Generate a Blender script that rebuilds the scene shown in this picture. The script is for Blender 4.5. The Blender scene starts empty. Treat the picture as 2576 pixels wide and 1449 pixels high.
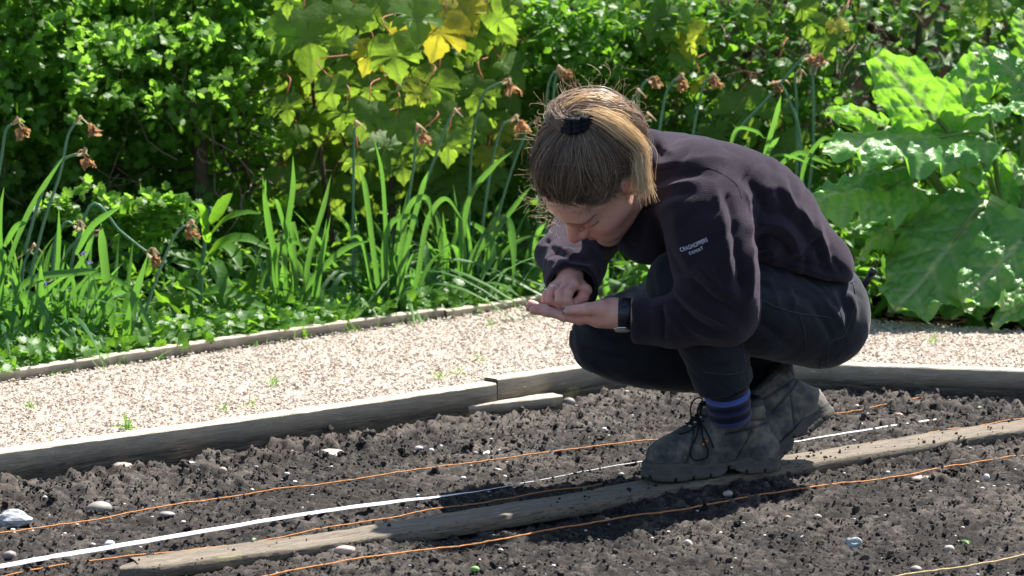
import bpy, math, random
import numpy as np
from mathutils import Vector, Matrix
from mathutils.bvhtree import BVHTree
from math import radians as R_, sin, cos, pi
RNG = np.random.default_rng(7); random.seed(7)
scene = bpy.context.scene
COL = scene.collection

# ------------------------------------------------------------------ camera
FPX = 10400.0; CAMY = -8.0; CAMZ = 1.5; PITCH = R_(7.72)
W0, H0 = 2576.0, 1449.0
camd = bpy.data.cameras.new('camera'); cam = bpy.data.objects.new('camera', camd); COL.objects.link(cam)
cam.location = (0, CAMY, CAMZ); cam.rotation_euler = (R_(90) - PITCH, 0, 0)
camd.sensor_width = 36; camd.lens = 36 * FPX / W0; camd.clip_end = 500; camd.clip_start = .1
camd.dof.use_dof = True; camd.dof.focus_distance = 8.05; camd.dof.aperture_fstop = 9.0
scene.camera = cam
def ray(px, py):
    u = (px - W0 / 2) / FPX; v = -(py - H0 / 2) / FPX
    return np.array([u, cos(PITCH) + v * sin(PITCH), -sin(PITCH) + v * cos(PITCH)])
def P(px, py, Y):
    d = ray(px, py); t = (Y - CAMY) / d[1]
    return np.array([0, CAMY, CAMZ]) + d * t
def G(px, py, z=0.0):
    d = ray(px, py); t = (z - CAMZ) / d[2]
    return np.array([0, CAMY, CAMZ]) + d * t
def topx(V):
    V = np.asarray(V, float).reshape(-1, 3); q = V - np.array([0, CAMY, CAMZ])
    f = q[:, 1] * cos(PITCH) - q[:, 2] * sin(PITCH); up = q[:, 1] * sin(PITCH) + q[:, 2] * cos(PITCH)
    return W0 / 2 + FPX * q[:, 0] / f, H0 / 2 - FPX * up / f
PX = 1 / 1300.0

# ------------------------------------------------------------------ noise
def _h(x, y, z, s):
    n = (x.astype(np.int64) * 374761393 + y.astype(np.int64) * 668265263 + z.astype(np.int64) * 2147483647 + s * 1274126177) & 0xffffffff
    n = ((n ^ (n >> 13)) * 1274126177) & 0xffffffff
    n = (n ^ (n >> 16)) & 0xffffffff
    return n.astype(np.float64) / 2147483648.0 - 1.0
def vn(p, s=0):
    p = np.asarray(p, float); i = np.floor(p); f = p - i; f = f * f * f * (f * (f * 6 - 15) + 10); i = i.astype(np.int64)
    r = 0
    for dx in (0, 1):
        wx = f[:, 0] if dx else 1 - f[:, 0]
        for dy in (0, 1):
            wy = f[:, 1] if dy else 1 - f[:, 1]
            for dz in (0, 1):
                wz = f[:, 2] if dz else 1 - f[:, 2]
                r = r + wx * wy * wz * _h(i[:, 0] + dx, i[:, 1] + dy, i[:, 2] + dz, s)
    return r
def fbm(p, o=4, s=0, g=.5):
    r = 0; a = 1; t = 0
    for k in range(o): r = r + a * vn(np.asarray(p) * 2 ** k, s + k); t += a; a *= g
    return r / t
def norm(v): v = np.asarray(v, float); return v / (np.linalg.norm(v, axis=-1, keepdims=True) + 1e-12)
def catmull(pts, n=8):
    p = np.asarray(pts, float)
    if len(p) < 3: return np.array([p[0] + (p[-1] - p[0]) * t for t in np.linspace(0, 1, n + 1)])
    p = np.vstack([2 * p[0] - p[1], p, 2 * p[-1] - p[-2]]); out = []
    for i in range(1, len(p) - 2):
        for t in np.linspace(0, 1, n, endpoint=False):
            out.append(.5 * ((2 * p[i]) + (-p[i - 1] + p[i + 1]) * t + (2 * p[i - 1] - 5 * p[i] + 4 * p[i + 1] - p[i + 2]) * t * t + (-p[i - 1] + 3 * p[i] - 3 * p[i + 1] + p[i + 2]) * t ** 3))
    out.append(p[-2]); return np.array(out)

# ------------------------------------------------------------------ mesh helpers
class MB:
    def __init__(s): s.V = []; s.F = {}; s.n = 0; s.A = []; s.B = []
    def add(s, V, F, a=0.0, b=0.0):
        V = np.asarray(V, float).reshape(-1, 3); s.V.append(V)
        s.A.append(np.broadcast_to(np.asarray(a, float), (len(V),))); s.B.append(np.broadcast_to(np.asarray(b, float), (len(V),)))
        for f in (F if isinstance(F, list) else [F]):
            f = np.asarray(f, np.int64)
            if len(f): s.F.setdefault(f.shape[1], []).append(f + s.n)
        s.n += len(V)
    def build(s, name, mat, parent=None, smooth=True):
        V = np.vstack(s.V) if s.V else np.zeros((0, 3))
        me = bpy.data.meshes.new(name); me.vertices.add(len(V)); me.vertices.foreach_set('co', V.astype(np.float32).ravel())
        li = []; ls = []; k0 = 0
        for k, fs in s.F.items():
            f = np.vstack(fs); li.append(f.ravel()); ls.append(k0 + np.arange(len(f)) * k); k0 += f.size
        li = np.concatenate(li); ls = np.concatenate(ls)
        me.loops.add(len(li)); me.loops.foreach_set('vertex_index', li.astype(np.int32))
        me.polygons.add(len(ls)); me.polygons.foreach_set('loop_start', ls.astype(np.int32))
        me.update(calc_edges=True); me.polygons.foreach_set('use_smooth', np.full(len(ls), bool(smooth)))
        for nm, arr in (('va', s.A), ('vb', s.B)):
            at = me.attributes.new(nm, 'FLOAT', 'POINT'); at.data.foreach_set('value', np.concatenate(arr).astype(np.float32))
        me.materials.append(mat); me.update()
        o = bpy.data.objects.new(name, me); COL.objects.link(o)
        if parent is not None: o.parent = parent; o.matrix_parent_inverse = Matrix.Translation(parent.location).inverted() if parent.type == 'EMPTY' and parent.rotation_euler[2] == 0 else Matrix()
        return o
def tag(o, label=None, cat=None, group=None, kind=None):
    for k, v in (('label', label), ('category', cat), ('group', group), ('kind', kind)):
        if v: o[k] = v
    return o
def empty(name, loc, label, cat, group=None):
    o = bpy.data.objects.new(name, None); COL.objects.link(o); o.location = Vector([float(c) for c in loc]); o.empty_display_size = .05
    return tag(o, label, cat, group)
def tube(pts, r, n=6, flat=1.0, cap=True):
    p = np.asarray(pts, float); m = len(p); r = np.broadcast_to(np.asarray(r, float), (m,))
    t = norm(np.gradient(p, axis=0)); up = np.array([0, 0, 1.0]) if abs(t[0][2]) < .9 else np.array([1.0, 0, 0])
    N = np.zeros_like(p); a = norm(np.cross(up, t[0])[None])[0]
    for i in range(m):
        a = a - t[i] * a.dot(t[i]); a = a / (np.linalg.norm(a) + 1e-9); N[i] = a
    B = np.cross(t, N); an = np.arange(n) * 2 * pi / n
    V = p[:, None, :] + r[:, None, None] * (np.cos(an)[None, :, None] * N[:, None, :] + flat * np.sin(an)[None, :, None] * B[:, None, :])
    V = V.reshape(-1, 3); i = np.arange(m - 1)[:, None] * n; j = np.arange(n)[None, :]; k = (j + 1) % n
    F = np.stack([i + j, i + k, i + n + k, i + n + j], -1).reshape(-1, 4); out = [F]
    if cap and n > 2:
        V = np.vstack([V, p[0], p[-1]]); c0 = m * n; jj = np.arange(n); kk = (jj + 1) % n
        out.append(np.stack([kk, jj, np.full(n, c0)], -1)); out.append(np.stack([(m - 1) * n + jj, (m - 1) * n + kk, np.full(n, c0 + 1)], -1))
    return V, out
def ribbon(pts, w, side, fold=.25):
    p = np.asarray(pts, float); m = len(p); w = np.broadcast_to(np.asarray(w, float), (m,))[:, None]
    t = norm(np.gradient(p, axis=0)); side = np.broadcast_to(np.asarray(side, float), p.shape)
    s = norm(side - t * (side * t).sum(1, keepdims=True)); nn = np.cross(s, t)
    V = np.stack([p - s * w / 2 + nn * w * fold, p, p + s * w / 2 + nn * w * fold], 1).reshape(-1, 3)
    i = np.arange(m - 1)[:, None] * 3 + np.arange(2)[None, :]
    return V, np.stack([i, i + 1, i + 4, i + 3], -1).reshape(-1, 4)
def rotmats(N, dirn=None, spread=pi, rng=RNG):
    """random rotations; local z tilted from dirn by up to spread"""
    d = np.broadcast_to(np.asarray(dirn if dirn is not None else (0, 0, 1.0), float), (N, 3))
    z = norm(d + norm(rng.normal(size=(N, 3))) * np.tan(min(spread, 1.5) / 1.2) * rng.random((N, 1)) if spread < 1.5 else rng.normal(size=(N, 3)))
    a = norm(np.cross(z, norm(rng.normal(size=(N, 3))))); b = np.cross(z, a)
    return np.stack([a, b, z], 2)
def scatter(mb, T, F, pos, M, sc, a=None, b=None):
    T = np.asarray(T, float); N = len(pos); n = len(T)
    V = np.einsum('nij,kj->nki', M, T) * np.asarray(sc).reshape(-1, 1, 1) + pos[:, None, :]
    a = np.repeat(RNG.random(N) if a is None else a, n); b = np.tile(b if b is not None else np.zeros(n), N)
    off = np.arange(N)[:, None, None] * n
    mb.add(V.reshape(-1, 3), [(np.asarray(f)[None] + off).reshape(-1, np.asarray(f).shape[1]) for f in (F if isinstance(F, list) else [F])], a, b)
def ico(sub=1):
    import bmesh
    bm = bmesh.new(); bmesh.ops.create_icosphere(bm, subdivisions=sub, radius=1)
    V = np.array([v.co[:] for v in bm.verts]); F = np.array([[v.index for v in f.verts] for f in bm.faces]); bm.free(); return V, F

# ------------------------------------------------------------------ SDF
def smin(a, b, k): h = np.maximum(k - np.abs(a - b), 0) / k; return np.minimum(a, b) - h * h * k * .25
def smax(a, b, k): return -smin(-a, -b, k)
def rc(p, a, b, ra, rb):
    a = np.asarray(a, float); ba = np.asarray(b, float) - a; h = np.clip(((p - a) @ ba) / (ba @ ba + 1e-12), 0, 1)
    return np.linalg.norm(p - a - h[:, None] * ba, axis=1) - (ra + (rb - ra) * h)
def sph(p, c, r): return np.linalg.norm(p - np.asarray(c, float), axis=1) - r
def ell(p, c, r):
    r = np.asarray(r, float); q = p - np.asarray(c, float); k0 = np.linalg.norm(q / r, axis=1); k1 = np.linalg.norm(q / (r * r), axis=1)
    return k0 * (k0 - 1) / (k1 + 1e-9)
def chain(p, pts, rs, k=.02, n=4):
    pts = catmull(pts, n); rs = np.interp(np.linspace(0, 1, len(pts)), np.linspace(0, 1, len(rs)), rs); d = None
    for i in range(len(pts) - 1):
        e = rc(p, pts[i], pts[i + 1], rs[i], rs[i + 1]); d = e if d is None else smin(d, e, k)
    return d
def nets(f, lo, hi, h, B=8):
    lo = np.asarray(lo, float); n = (np.ceil((np.asarray(hi) - lo) / h / B).astype(int)) * B
    bc = [lo[i] + (np.arange(n[i] // B) + .5) * B * h for i in range(3)]
    C = np.stack(np.meshgrid(*bc, indexing='ij'), -1).reshape(-1, 3); dc = f(C)
    act = (np.abs(dc) < B * h * .87 * 1.35 + .004).reshape(n // B); sg = np.sign(dc).reshape(n // B)
    up = lambda a: np.repeat(np.repeat(np.repeat(a, B, 0), B, 1), B, 2)
    m = up(act); vol = up(sg) * h * 4.0
    m2 = m.copy()
    idx = np.argwhere(m2); vol[m2] = f(lo + idx * h)
    s = vol < 0
    c = [s[dx:n[0] - 1 + dx, dy:n[1] - 1 + dy, dz:n[2] - 1 + dz] for dx in (0, 1) for dy in (0, 1) for dz in (0, 1)]
    cnt = sum(x.astype(np.int8) for x in c); A = np.argwhere((cnt > 0) & (cnt < 8))
    ids = -np.ones(n, np.int64); ids[A[:, 0], A[:, 1], A[:, 2]] = np.arange(len(A))
    off = np.array([(dx, dy, dz) for dx in (0, 1) for dy in (0, 1) for dz in (0, 1)])
    vals = [vol[A[:, 0] + o[0], A[:, 1] + o[1], A[:, 2] + o[2]] for o in off]
    acc = np.zeros((len(A), 3)); w = np.zeros(len(A))
    for i in range(8):
        for j in range(i + 1, 8):
            if np.abs(off[i] - off[j]).sum() != 1: continue
            x = (vals[i] < 0) != (vals[j] < 0); t = vals[i] / (vals[i] - vals[j] + 1e-12)
            acc += np.where(x[:, None], off[i] + (off[j] - off[i]) * t[:, None], 0); w += x
    V = lo + (A + acc / w[:, None]) * h; Q = []
    for ax in range(3):
        e = np.zeros(3, int); e[ax] = 1; u = np.roll(e, 1); v = np.roll(e, 2)
        sl = [slice(1, n[i] - 1) for i in range(3)]
        s0 = s[tuple(sl)]; s1 = s[tuple(slice(1 + e[i], n[i] - 1 + e[i]) for i in range(3))]
        E = np.argwhere(s0 != s1) + 1; fl = s0[s0 != s1]
        g = lambda d: ids[tuple((E - d).T)]
        q = np.stack([g(u + v), g(v), g(0 * u), g(u)], 1); q[~fl] = q[~fl][:, ::-1]
        Q.append(q[(q >= 0).all(1)])
    return V, np.vstack(Q)
def vnormals(V, F):
    a = V[F[:, 2]] - V[F[:, 0]]; b = V[F[:, 3]] - V[F[:, 1]]; n = np.cross(a, b); N = np.zeros_like(V)
    for k in range(4): np.add.at(N, F[:, k], n)
    return norm(N)
def segd(x, y, pl):
    pl = np.asarray(pl, float); d = np.full(len(x), 1e9)
    for a, b in zip(pl[:-1], pl[1:]):
        ba = b - a; t = np.clip(((x - a[0]) * ba[0] + (y - a[1]) * ba[1]) / (ba @ ba + 1e-9), 0, 1)
        d = np.minimum(d, np.hypot(x - a[0] - t * ba[0], y - a[1] - t * ba[1]))
    return d
def folds(V, F, L, side=-1):
    """L: (polyline in photo units, amplitude m, width) — cloth ridges/creases pressed into the surface"""
    N = vnormals(V, F); x, y = topx(V); w = np.clip(N[:, 1] * side * 1.6 + .45, 0, 1); D = np.zeros(len(V))
    for pl, a, wd in L:
        pp = catmull(pl, 4); d = segd(x, y, pp)
        e = np.minimum(np.hypot(x - pp[0][0], y - pp[0][1]), np.hypot(x - pp[-1][0], y - pp[-1][1]))
        D += a * np.exp(-(d / wd) ** 1.5) * np.clip(.25 + e / (3.0 * wd), 0, 1)
    return V + N * (D * w)[:, None]
def bvh(o):
    me = o.data; return BVHTree.FromPolygons([v.co[:] for v in me.vertices], [p.vertices[:] for p in me.polygons])
def hit(T, px, py, off=.0):
    d = Vector(ray(px, py)).normalized(); l, n, i, ds = T.ray_cast(Vector((0, CAMY, CAMZ)), d, 30)
    return None if l is None else np.array(l) + np.array(n if n.dot(d) < 0 else -n) * off
def seam(mb, T, pl, r=.0008, off=.0004, n=10, a=0., sides=5):
    q = [hit(T, *p, off) for p in catmull(pl, n)]; run = []
    for x in q + [None]:
        if x is None or (run and np.linalg.norm(x - run[-1]) > .035):
            if len(run) > 2:
                V, F = tube(np.array(run), r, sides); mb.add(V, F, a)
            run = []
        if x is not None: run.append(x)

# ------------------------------------------------------------------ materials
def mat(name, fn):
    m = bpy.data.materials.new(name); m.use_nodes = True; nt = m.node_tree; nt.nodes.clear(); fn(nt); return m
class NT:
    def __init__(s, nt): s.nt = nt
    def n(s, t, **kw):
        x = s.nt.nodes.new(t)
        for k, v in kw.items():
            if k in ('inp',):
                for a, b in v.items():
                    if hasattr(b, 'is_output') or isinstance(b, bpy.types.NodeSocket): s.nt.links.new(b, x.inputs[a])
                    else: x.inputs[a].default_value = b
            else: setattr(x, k, v)
        return x
    def attr(s, name): return s.n('ShaderNodeAttribute', attribute_name=name).outputs['Fac']
    def noise(s, scale, detail=4, rough=.55, vec=None, dist=0.):
        x = s.n('ShaderNodeTexNoise', inp={'Scale': scale, 'Detail': detail, 'Roughness': rough, 'Distortion': dist})
        s.nt.links.new(vec if vec is not None else s.pos(), x.inputs['Vector']); return x.outputs['Fac']
    def pos(s): return s.n('ShaderNodeNewGeometry').outputs['Position']
    def obj(s): return s.n('ShaderNodeTexCoord').outputs['Object']
    def map(s, vec, scale=(1, 1, 1), rot=(0, 0, 0)): return s.n('ShaderNodeMapping', inp={'Vector': vec, 'Scale': scale, 'Rotation': rot}).outputs[0]
    def ramp(s, fac, stops):
        x = s.n('ShaderNodeValToRGB', inp={'Fac': fac}); e = x.color_ramp.elements
        while len(e) < len(stops): e.new(.5)
        for i, (p, c) in enumerate(stops): e[i].position = p; e[i].color = (*c, 1) if len(c) == 3 else c
        return x.outputs[0]
    def mix(s, f, a, b, mode='MIX'):
        x = s.n('ShaderNodeMix', data_type='RGBA', blend_type=mode)
        for k, v in ((0, f), (6, a), (7, b)):
            if isinstance(v, bpy.types.NodeSocket): s.nt.links.new(v, x.inputs[k])
            else: x.inputs[k].default_value = v if not isinstance(v, tuple) else (*v[:3], 1)
        return x.outputs[2]
    def math(s, op, a, b=0.): 
        x = s.n('ShaderNodeMath', operation=op)
        for k, v in ((0, a), (1, b)):
            if isinstance(v, bpy.types.NodeSocket): s.nt.links.new(v, x.inputs[k])
            else: x.inputs[k].default_value = v
        return x.outputs[0]
    def bump(s, h, st=.3, d=.01): return s.n('ShaderNodeBump', inp={'Height': h, 'Strength': st, 'Distance': d}).outputs[0]
    def out(s, sh): s.nt.links.new(sh, s.n('ShaderNodeOutputMaterial').inputs['Surface'])
    def bsdf(s, col, rough=.6, spec=.5, normal=None, **kw):
        b = s.n('ShaderNodeBsdfPrincipled', inp={'Base Color': col if isinstance(col, bpy.types.NodeSocket) else (*col, 1), 'Roughness': rough, 'Specular IOR Level': spec})
        if normal is not None: s.nt.links.new(normal, b.inputs['Normal'])
        for k, v in kw.items():
            k = k.replace('_', ' ')
            if isinstance(v, bpy.types.NodeSocket): s.nt.links.new(v, b.inputs[k])
            else: b.inputs[k].default_value = v
        return b.outputs[0]
def leafmat(name, c0, c1, tcol, tr=.45, rough=.4, spec=.5, vein=None, puck=0., old=None, pscale=60, vamt=1., dk=.5):
    def f(nt):
        t = NT(nt); col = t.mix(t.attr('va'), c0, c1); tc = t.mix(t.attr('va'), tuple(x * .8 for x in tcol), tcol)
        nz = t.noise(22, 3); col = t.mix(t.math('MULTIPLY', nz, dk), col, tuple(x * .45 for x in c0))
        if old:
            k = t.ramp(t.attr('va'), [(.80 if 'syc' in name else .9, (0, 0, 0)), (.95, (1, 1, 1))]); col = t.mix(k, col, old); tc = t.mix(k, tc, tuple(min(1, x * 1.6) for x in old))
        if vein: k = t.math('MULTIPLY', t.attr('vb'), vamt); col = t.mix(k, col, vein); tc = t.mix(k, tc, tuple(x * .55 for x in vein))
        nm = t.bump(t.noise(pscale, 4, .6), puck, .01) if puck else t.bump(t.noise(120, 2), .15, .004)
        a = t.bsdf(col, rough, spec, nm); b = t.n('ShaderNodeBsdfTranslucent', inp={'Color': tc, 'Normal': nm}).outputs[0]
        t.out(t.n('ShaderNodeMixShader', inp={0: tr, 1: a, 2: b}).outputs[0])
    return mat(name, f)
def simple(name, col, rough=.6, spec=.5, nscale=0, namp=.3, bst=.2, bd=.002, **kw):
    def f(nt):
        t = NT(nt)
        if nscale:
            n = t.noise(nscale, 5, .6); c = t.mix(n, tuple(x * (1 - namp) for x in col), tuple(min(1, x * (1 + namp)) for x in col)); nm = t.bump(n, bst, bd)
            t.out(t.bsdf(c, rough, spec, nm, **kw))
        else: t.out(t.bsdf(col, rough, spec, **kw))
    return mat(name, f)

# ------------------------------------------------------------------ light
SUN_EL, SUN_AZ = R_(57), R_(42.5)      # azimuth measured from +Y towards +X
sdir = Vector((sin(SUN_AZ) * cos(SUN_EL), cos(SUN_AZ) * cos(SUN_EL), sin(SUN_EL)))
w = bpy.data.worlds.new('World'); scene.world = w; w.use_nodes = True; nt = w.node_tree
sky = nt.nodes.new('ShaderNodeTexSky'); sky.sky_type = 'NISHITA'; sky.sun_disc = False; sky.sun_elevation = SUN_EL; sky.sun_rotation = SUN_AZ
nt.links.new(sky.outputs[0], nt.nodes['Background'].inputs[0]); nt.nodes['Background'].inputs[1].default_value = .075
sl = bpy.data.lights.new('sun', 'SUN'); sl.energy = 5.0; sl.angle = R_(.6); sl.color = (1, .95, .87)
so = bpy.data.objects.new('sun', sl); COL.objects.link(so); so.rotation_euler = sdir.to_track_quat('Z', 'Y').to_euler(); so.location = sdir * 20
scene.view_settings.view_transform = 'Standard'; scene.view_settings.look = 'None'; scene.view_settings.exposure = 1.35; scene.view_settings.gamma = 1
scene.cycles.max_bounces = 8; scene.cycles.transmission_bounces = 5; scene.cycles.use_denoising = True; scene.cycles.sample_clamp_indirect = 6
# ================================================================== SETTING
def wood(name, ca, cb, cm, lichen=(.3, .27, .12)):
    def f(nt):
        t = NT(nt); o = t.obj(); g = t.noise(9, 6, .65, t.map(o, (1.5, 16, 16)), .8); g2 = t.noise(70, 6, .75, t.map(o, (1.6, 9, 9)))
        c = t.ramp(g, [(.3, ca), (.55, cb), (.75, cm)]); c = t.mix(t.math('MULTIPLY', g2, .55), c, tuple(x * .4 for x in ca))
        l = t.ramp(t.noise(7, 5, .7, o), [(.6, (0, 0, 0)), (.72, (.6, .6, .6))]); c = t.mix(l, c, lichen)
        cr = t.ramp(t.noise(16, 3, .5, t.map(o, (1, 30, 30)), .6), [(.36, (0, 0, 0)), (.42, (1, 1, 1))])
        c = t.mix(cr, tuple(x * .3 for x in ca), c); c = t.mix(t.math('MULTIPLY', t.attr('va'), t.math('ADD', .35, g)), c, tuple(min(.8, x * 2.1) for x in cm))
        t.out(t.bsdf(c, .8, .25, t.bump(t.math('ADD', g2, t.math('MULTIPLY', cr, .5)), .6, .004)))
    return mat(name, f)
M_timber = wood('weathered_timber', (.062, .052, .040), (.135, .115, .088), (.30, .265, .21))
M_plank = wood('plank_wood', (.14, .115, .085), (.25, .21, .16), (.37, .315, .245))
def soil_f(nt):
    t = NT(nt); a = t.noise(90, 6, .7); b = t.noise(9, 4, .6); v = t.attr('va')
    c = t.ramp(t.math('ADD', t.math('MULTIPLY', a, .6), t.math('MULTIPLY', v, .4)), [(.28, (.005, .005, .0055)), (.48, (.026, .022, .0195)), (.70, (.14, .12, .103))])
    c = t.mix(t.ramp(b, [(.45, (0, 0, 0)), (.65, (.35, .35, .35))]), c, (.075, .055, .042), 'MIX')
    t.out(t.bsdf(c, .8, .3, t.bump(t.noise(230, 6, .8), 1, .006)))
M_soil = mat('dark_soil', soil_f)
def bed_f(nt):
    t = NT(nt); c = t.ramp(t.noise(30, 5, .7), [(.35, (.005, .0045, .003)), (.7, (.018, .014, .009))]); t.out(t.bsdf(c, 1, .0, t.bump(t.noise(60, 5), .8, .02)))
M_bed = mat('bed_earth', bed_f)
def gravel_f(nt):
    t = NT(nt); v = t.attr('va')
    c = t.ramp(v, [(0, (.24, .19, .155)), (.2, (.41, .35, .29)), (.6, (.55, .485, .415)), (.9, (.67, .605, .53)), (1, (.32, .19, .12))])
    c = t.mix(t.math('MULTIPLY', t.noise(200, 3), .35), c, (.30, .24, .18)); t.out(t.bsdf(c, .7, .35))
M_gravel = mat('gravel_chips', gravel_f)
def pathbase_f(nt):
    t = NT(nt); c = t.ramp(t.noise(260, 4, .7), [(.35, (.30, .245, .20)), (.65, (.56, .48, .41))]); t.out(t.bsdf(c, .85, .2, t.bump(t.noise(200, 3), .8, .006)))
M_path = mat('path_gravel_base', pathbase_f)

def sheet(name, x0, x1, y0, y1, nx, ny, zf, m, keep=None, kind='structure', vf=None):
    X, Y = np.meshgrid(np.linspace(x0, x1, nx), np.linspace(y0, y1, ny), indexing='ij'); x = X.ravel(); y = Y.ravel()
    z = zf(x, y) if callable(zf) else np.full(len(x), float(zf)); i = np.arange(nx - 1)[:, None] * ny + np.arange(ny - 1)[None, :]
    F = np.stack([i, i + ny, i + ny + 1, i + 1], -1).reshape(-1, 4)
    if keep is not None:
        k = keep(x, y); F = F[k[F].all(1)]
    used = np.unique(F); rm = -np.ones(len(x), np.int64); rm[used] = np.arange(len(used))
    mb = MB(); mb.add(np.stack([x, y, z], 1)[used], rm[F], vf(x, y, z)[used] if vf else 0.); o = mb.build(name, m); return tag(o, kind=kind)
ground = sheet('ground', -60, 60, -20, 200, 12, 12, -.08, M_bed)

# board lines on the ground plan -------------------------------------------
nb0 = G(-420, 1203, .085); nb1 = G(1250, 966, .085); nb2 = G(1652, 897, .09); nb3 = G(3000, 948, .085)
fb0 = G(-500, 1012, .085); fb1 = G(1660, 702, .085)
def lineside(a, b): d = b[:2] - a[:2]; return lambda x, y: (d[0] * (y - a[1]) - d[1] * (x - a[0])) / np.hypot(*d)
s_n1 = lineside(nb0, nb1); s_n2 = lineside(nb1, nb2); s_n3 = lineside(nb2, nb3); s_f = lineside(fb0, fb1)
def behind_near(x, y, m=0.): return np.where(x > nb2[0], s_n3(x, y) > m, np.where(x < nb1[0], s_n1(x, y) > m, s_n2(x, y) > m))
fr0 = G(1700, 700, .07); fr1 = G(2150, 800, .07); fr2 = G(3100, 862, .07)
s_r1 = lineside(fr0, fr1); s_r2 = lineside(fr1, fr2)
def in_path(x, y):
    far = np.where(x < fr0[0], s_f(x, y) < 0, np.where(x < fr1[0], s_r1(x, y) < 0, s_r2(x, y) < 0)); return behind_near(x, y, .004) & far

# soil bed -----------------------------------------------------------------
def billow(p, o, s, g=.55):
    r = 0; a = 1
    for k in range(o): r = r + a * (np.abs(vn(p * 2.03 ** k, s + k)) - .3); a *= g
    return r
def soil_h(x, y):
    p = np.stack([x, y, 0 * x], 1); wob = p + .012 * np.stack([vn(p * 40, 3), vn(p * 40, 4), 0 * x], 1)
    edge = np.clip(1 - np.abs(np.where(x > nb2[0], s_n3(x, y), np.where(x < nb1[0], s_n1(x, y), s_n2(x, y)))) / .28, 0, 1)
    rough = .55 + .9 * edge + .35 * vn(p * 3.1, 9)
    h = .020 * billow(wob * 13, 2, 20) * rough + .0145 * billow(wob * 36, 2, 30) * (.6 + .4 * rough) + .010 * billow(wob * 85, 2, 40)
    return .003 + h * .8 + .008 * vn(p * 4, 1) + .016 * edge ** 2
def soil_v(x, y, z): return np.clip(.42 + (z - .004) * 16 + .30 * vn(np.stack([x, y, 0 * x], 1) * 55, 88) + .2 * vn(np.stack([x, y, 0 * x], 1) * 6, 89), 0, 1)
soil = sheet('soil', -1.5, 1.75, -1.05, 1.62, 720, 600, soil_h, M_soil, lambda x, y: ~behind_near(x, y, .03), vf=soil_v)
soil_far = sheet('garden_soil', -6, 6, -5, -1.04, 60, 60, lambda x, y: -.012 + .01 * vn(np.stack([x, y, 0 * x], 1) * 7), M_soil)
path = sheet('path', -3.0, 3.2, -.9, 3.4, 300, 220, lambda x, y: .0655 + .0012 * vn(np.stack([x, y, 0 * x], 1) * 9), M_path, in_path)
bed = sheet('planting_bed', -5, 6, .2, 7, 160, 100, lambda x, y: .045 + .03 * vn(np.stack([x, y, 0 * x], 1) * 3) + .05 * np.clip(y - 2.5, 0, 4), M_bed,
            lambda x, y: np.where(x < fr0[0], s_f(x, y) > .02, np.where(x < fr1[0], s_r1(x, y) > -.05, s_r2(x, y) > -.05)))
# clods
cl = MB(); I1 = ico(1); I2 = ico(2)
for (TV, TF), N, s0, s1 in ((I2, 4200, .0035, .0095), (I1, 60000, .0012, .0038)):
    for var in range(6):
        T = TV * (1 + .38 * vn(TV * 2.3 + var * 7, 50)[:, None] + .25 * vn(TV * 5 + var * 3, 60)[:, None]) * [1, .85, .7]
        n = N // 6; x = RNG.uniform(-1.4, 1.6, n); y = RNG.uniform(-1.0, 1.55, n)
        e = np.where(x > nb2[0], s_n3(x, y), np.where(x < nb1[0], s_n1(x, y), s_n2(x, y))); k = (e < -.006) & ((RNG.random(n) < .45) | (np.abs(e) < .35) | (fbm(np.stack([x, y, 0 * x], 1) * 5, 2) > .05)); x, y = x[k], y[k]
        sc = s0 + (s1 - s0) * RNG.random(len(x)) ** 2.2
        scatter(cl, T, TF, np.stack([x, y, soil_h(x, y) + sc * .35], 1), rotmats(len(x), spread=2), sc, .18 + .75 * RNG.random(len(x)))
tag(cl.build('soil_clods', M_soil, smooth=False), 'crumbly dark soil clods strewn over the vegetable bed', 'soil', kind='stuff')
# gravel
gr = MB(); cube = np.array([(a, b, c) for a in (-1, 1) for b in (-1, 1) for c in (-1, 1)], float); cf = np.array([[0, 1, 3, 2], [4, 6, 7, 5], [0, 4, 5, 1], [2, 3, 7, 6], [0, 2, 6, 4], [1, 5, 7, 3]])
octv = np.array([(1, 0, 0), (-1, 0, 0), (0, 1, 0), (0, -1, 0), (0, 0, 1), (0, 0, -1)], float); of = np.array([[0, 2, 4], [2, 1, 4], [1, 3, 4], [3, 0, 4], [2, 0, 5], [1, 2, 5], [3, 1, 5], [0, 3, 5]])
for var in range(10):
    n = 15000; x = RNG.uniform(-1.7, 1.9, n); y = RNG.uniform(-.4, 3.0, n); k = in_path(x, y); x, y = x[k], y[k]
    if var % 2: T = octv * [1.1, .8, .45] + RNG.normal(size=(6, 3)) * .16; F = of
    else: T = cube * [.75, .55, .3] + RNG.normal(size=(8, 3)) * .15; F = cf
    sc = .0018 + .0030 * RNG.random(len(x)) ** 1.6
    scatter(gr, T, F, np.stack([x, y, .0672 + .0025 * RNG.random(len(x))], 1), rotmats(len(x), spread=.75), sc)
tag(gr.build('gravel', M_gravel, smooth=False), 'pale pinkish beige gravel chips covering the path', 'gravel', kind='stuff')

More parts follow.
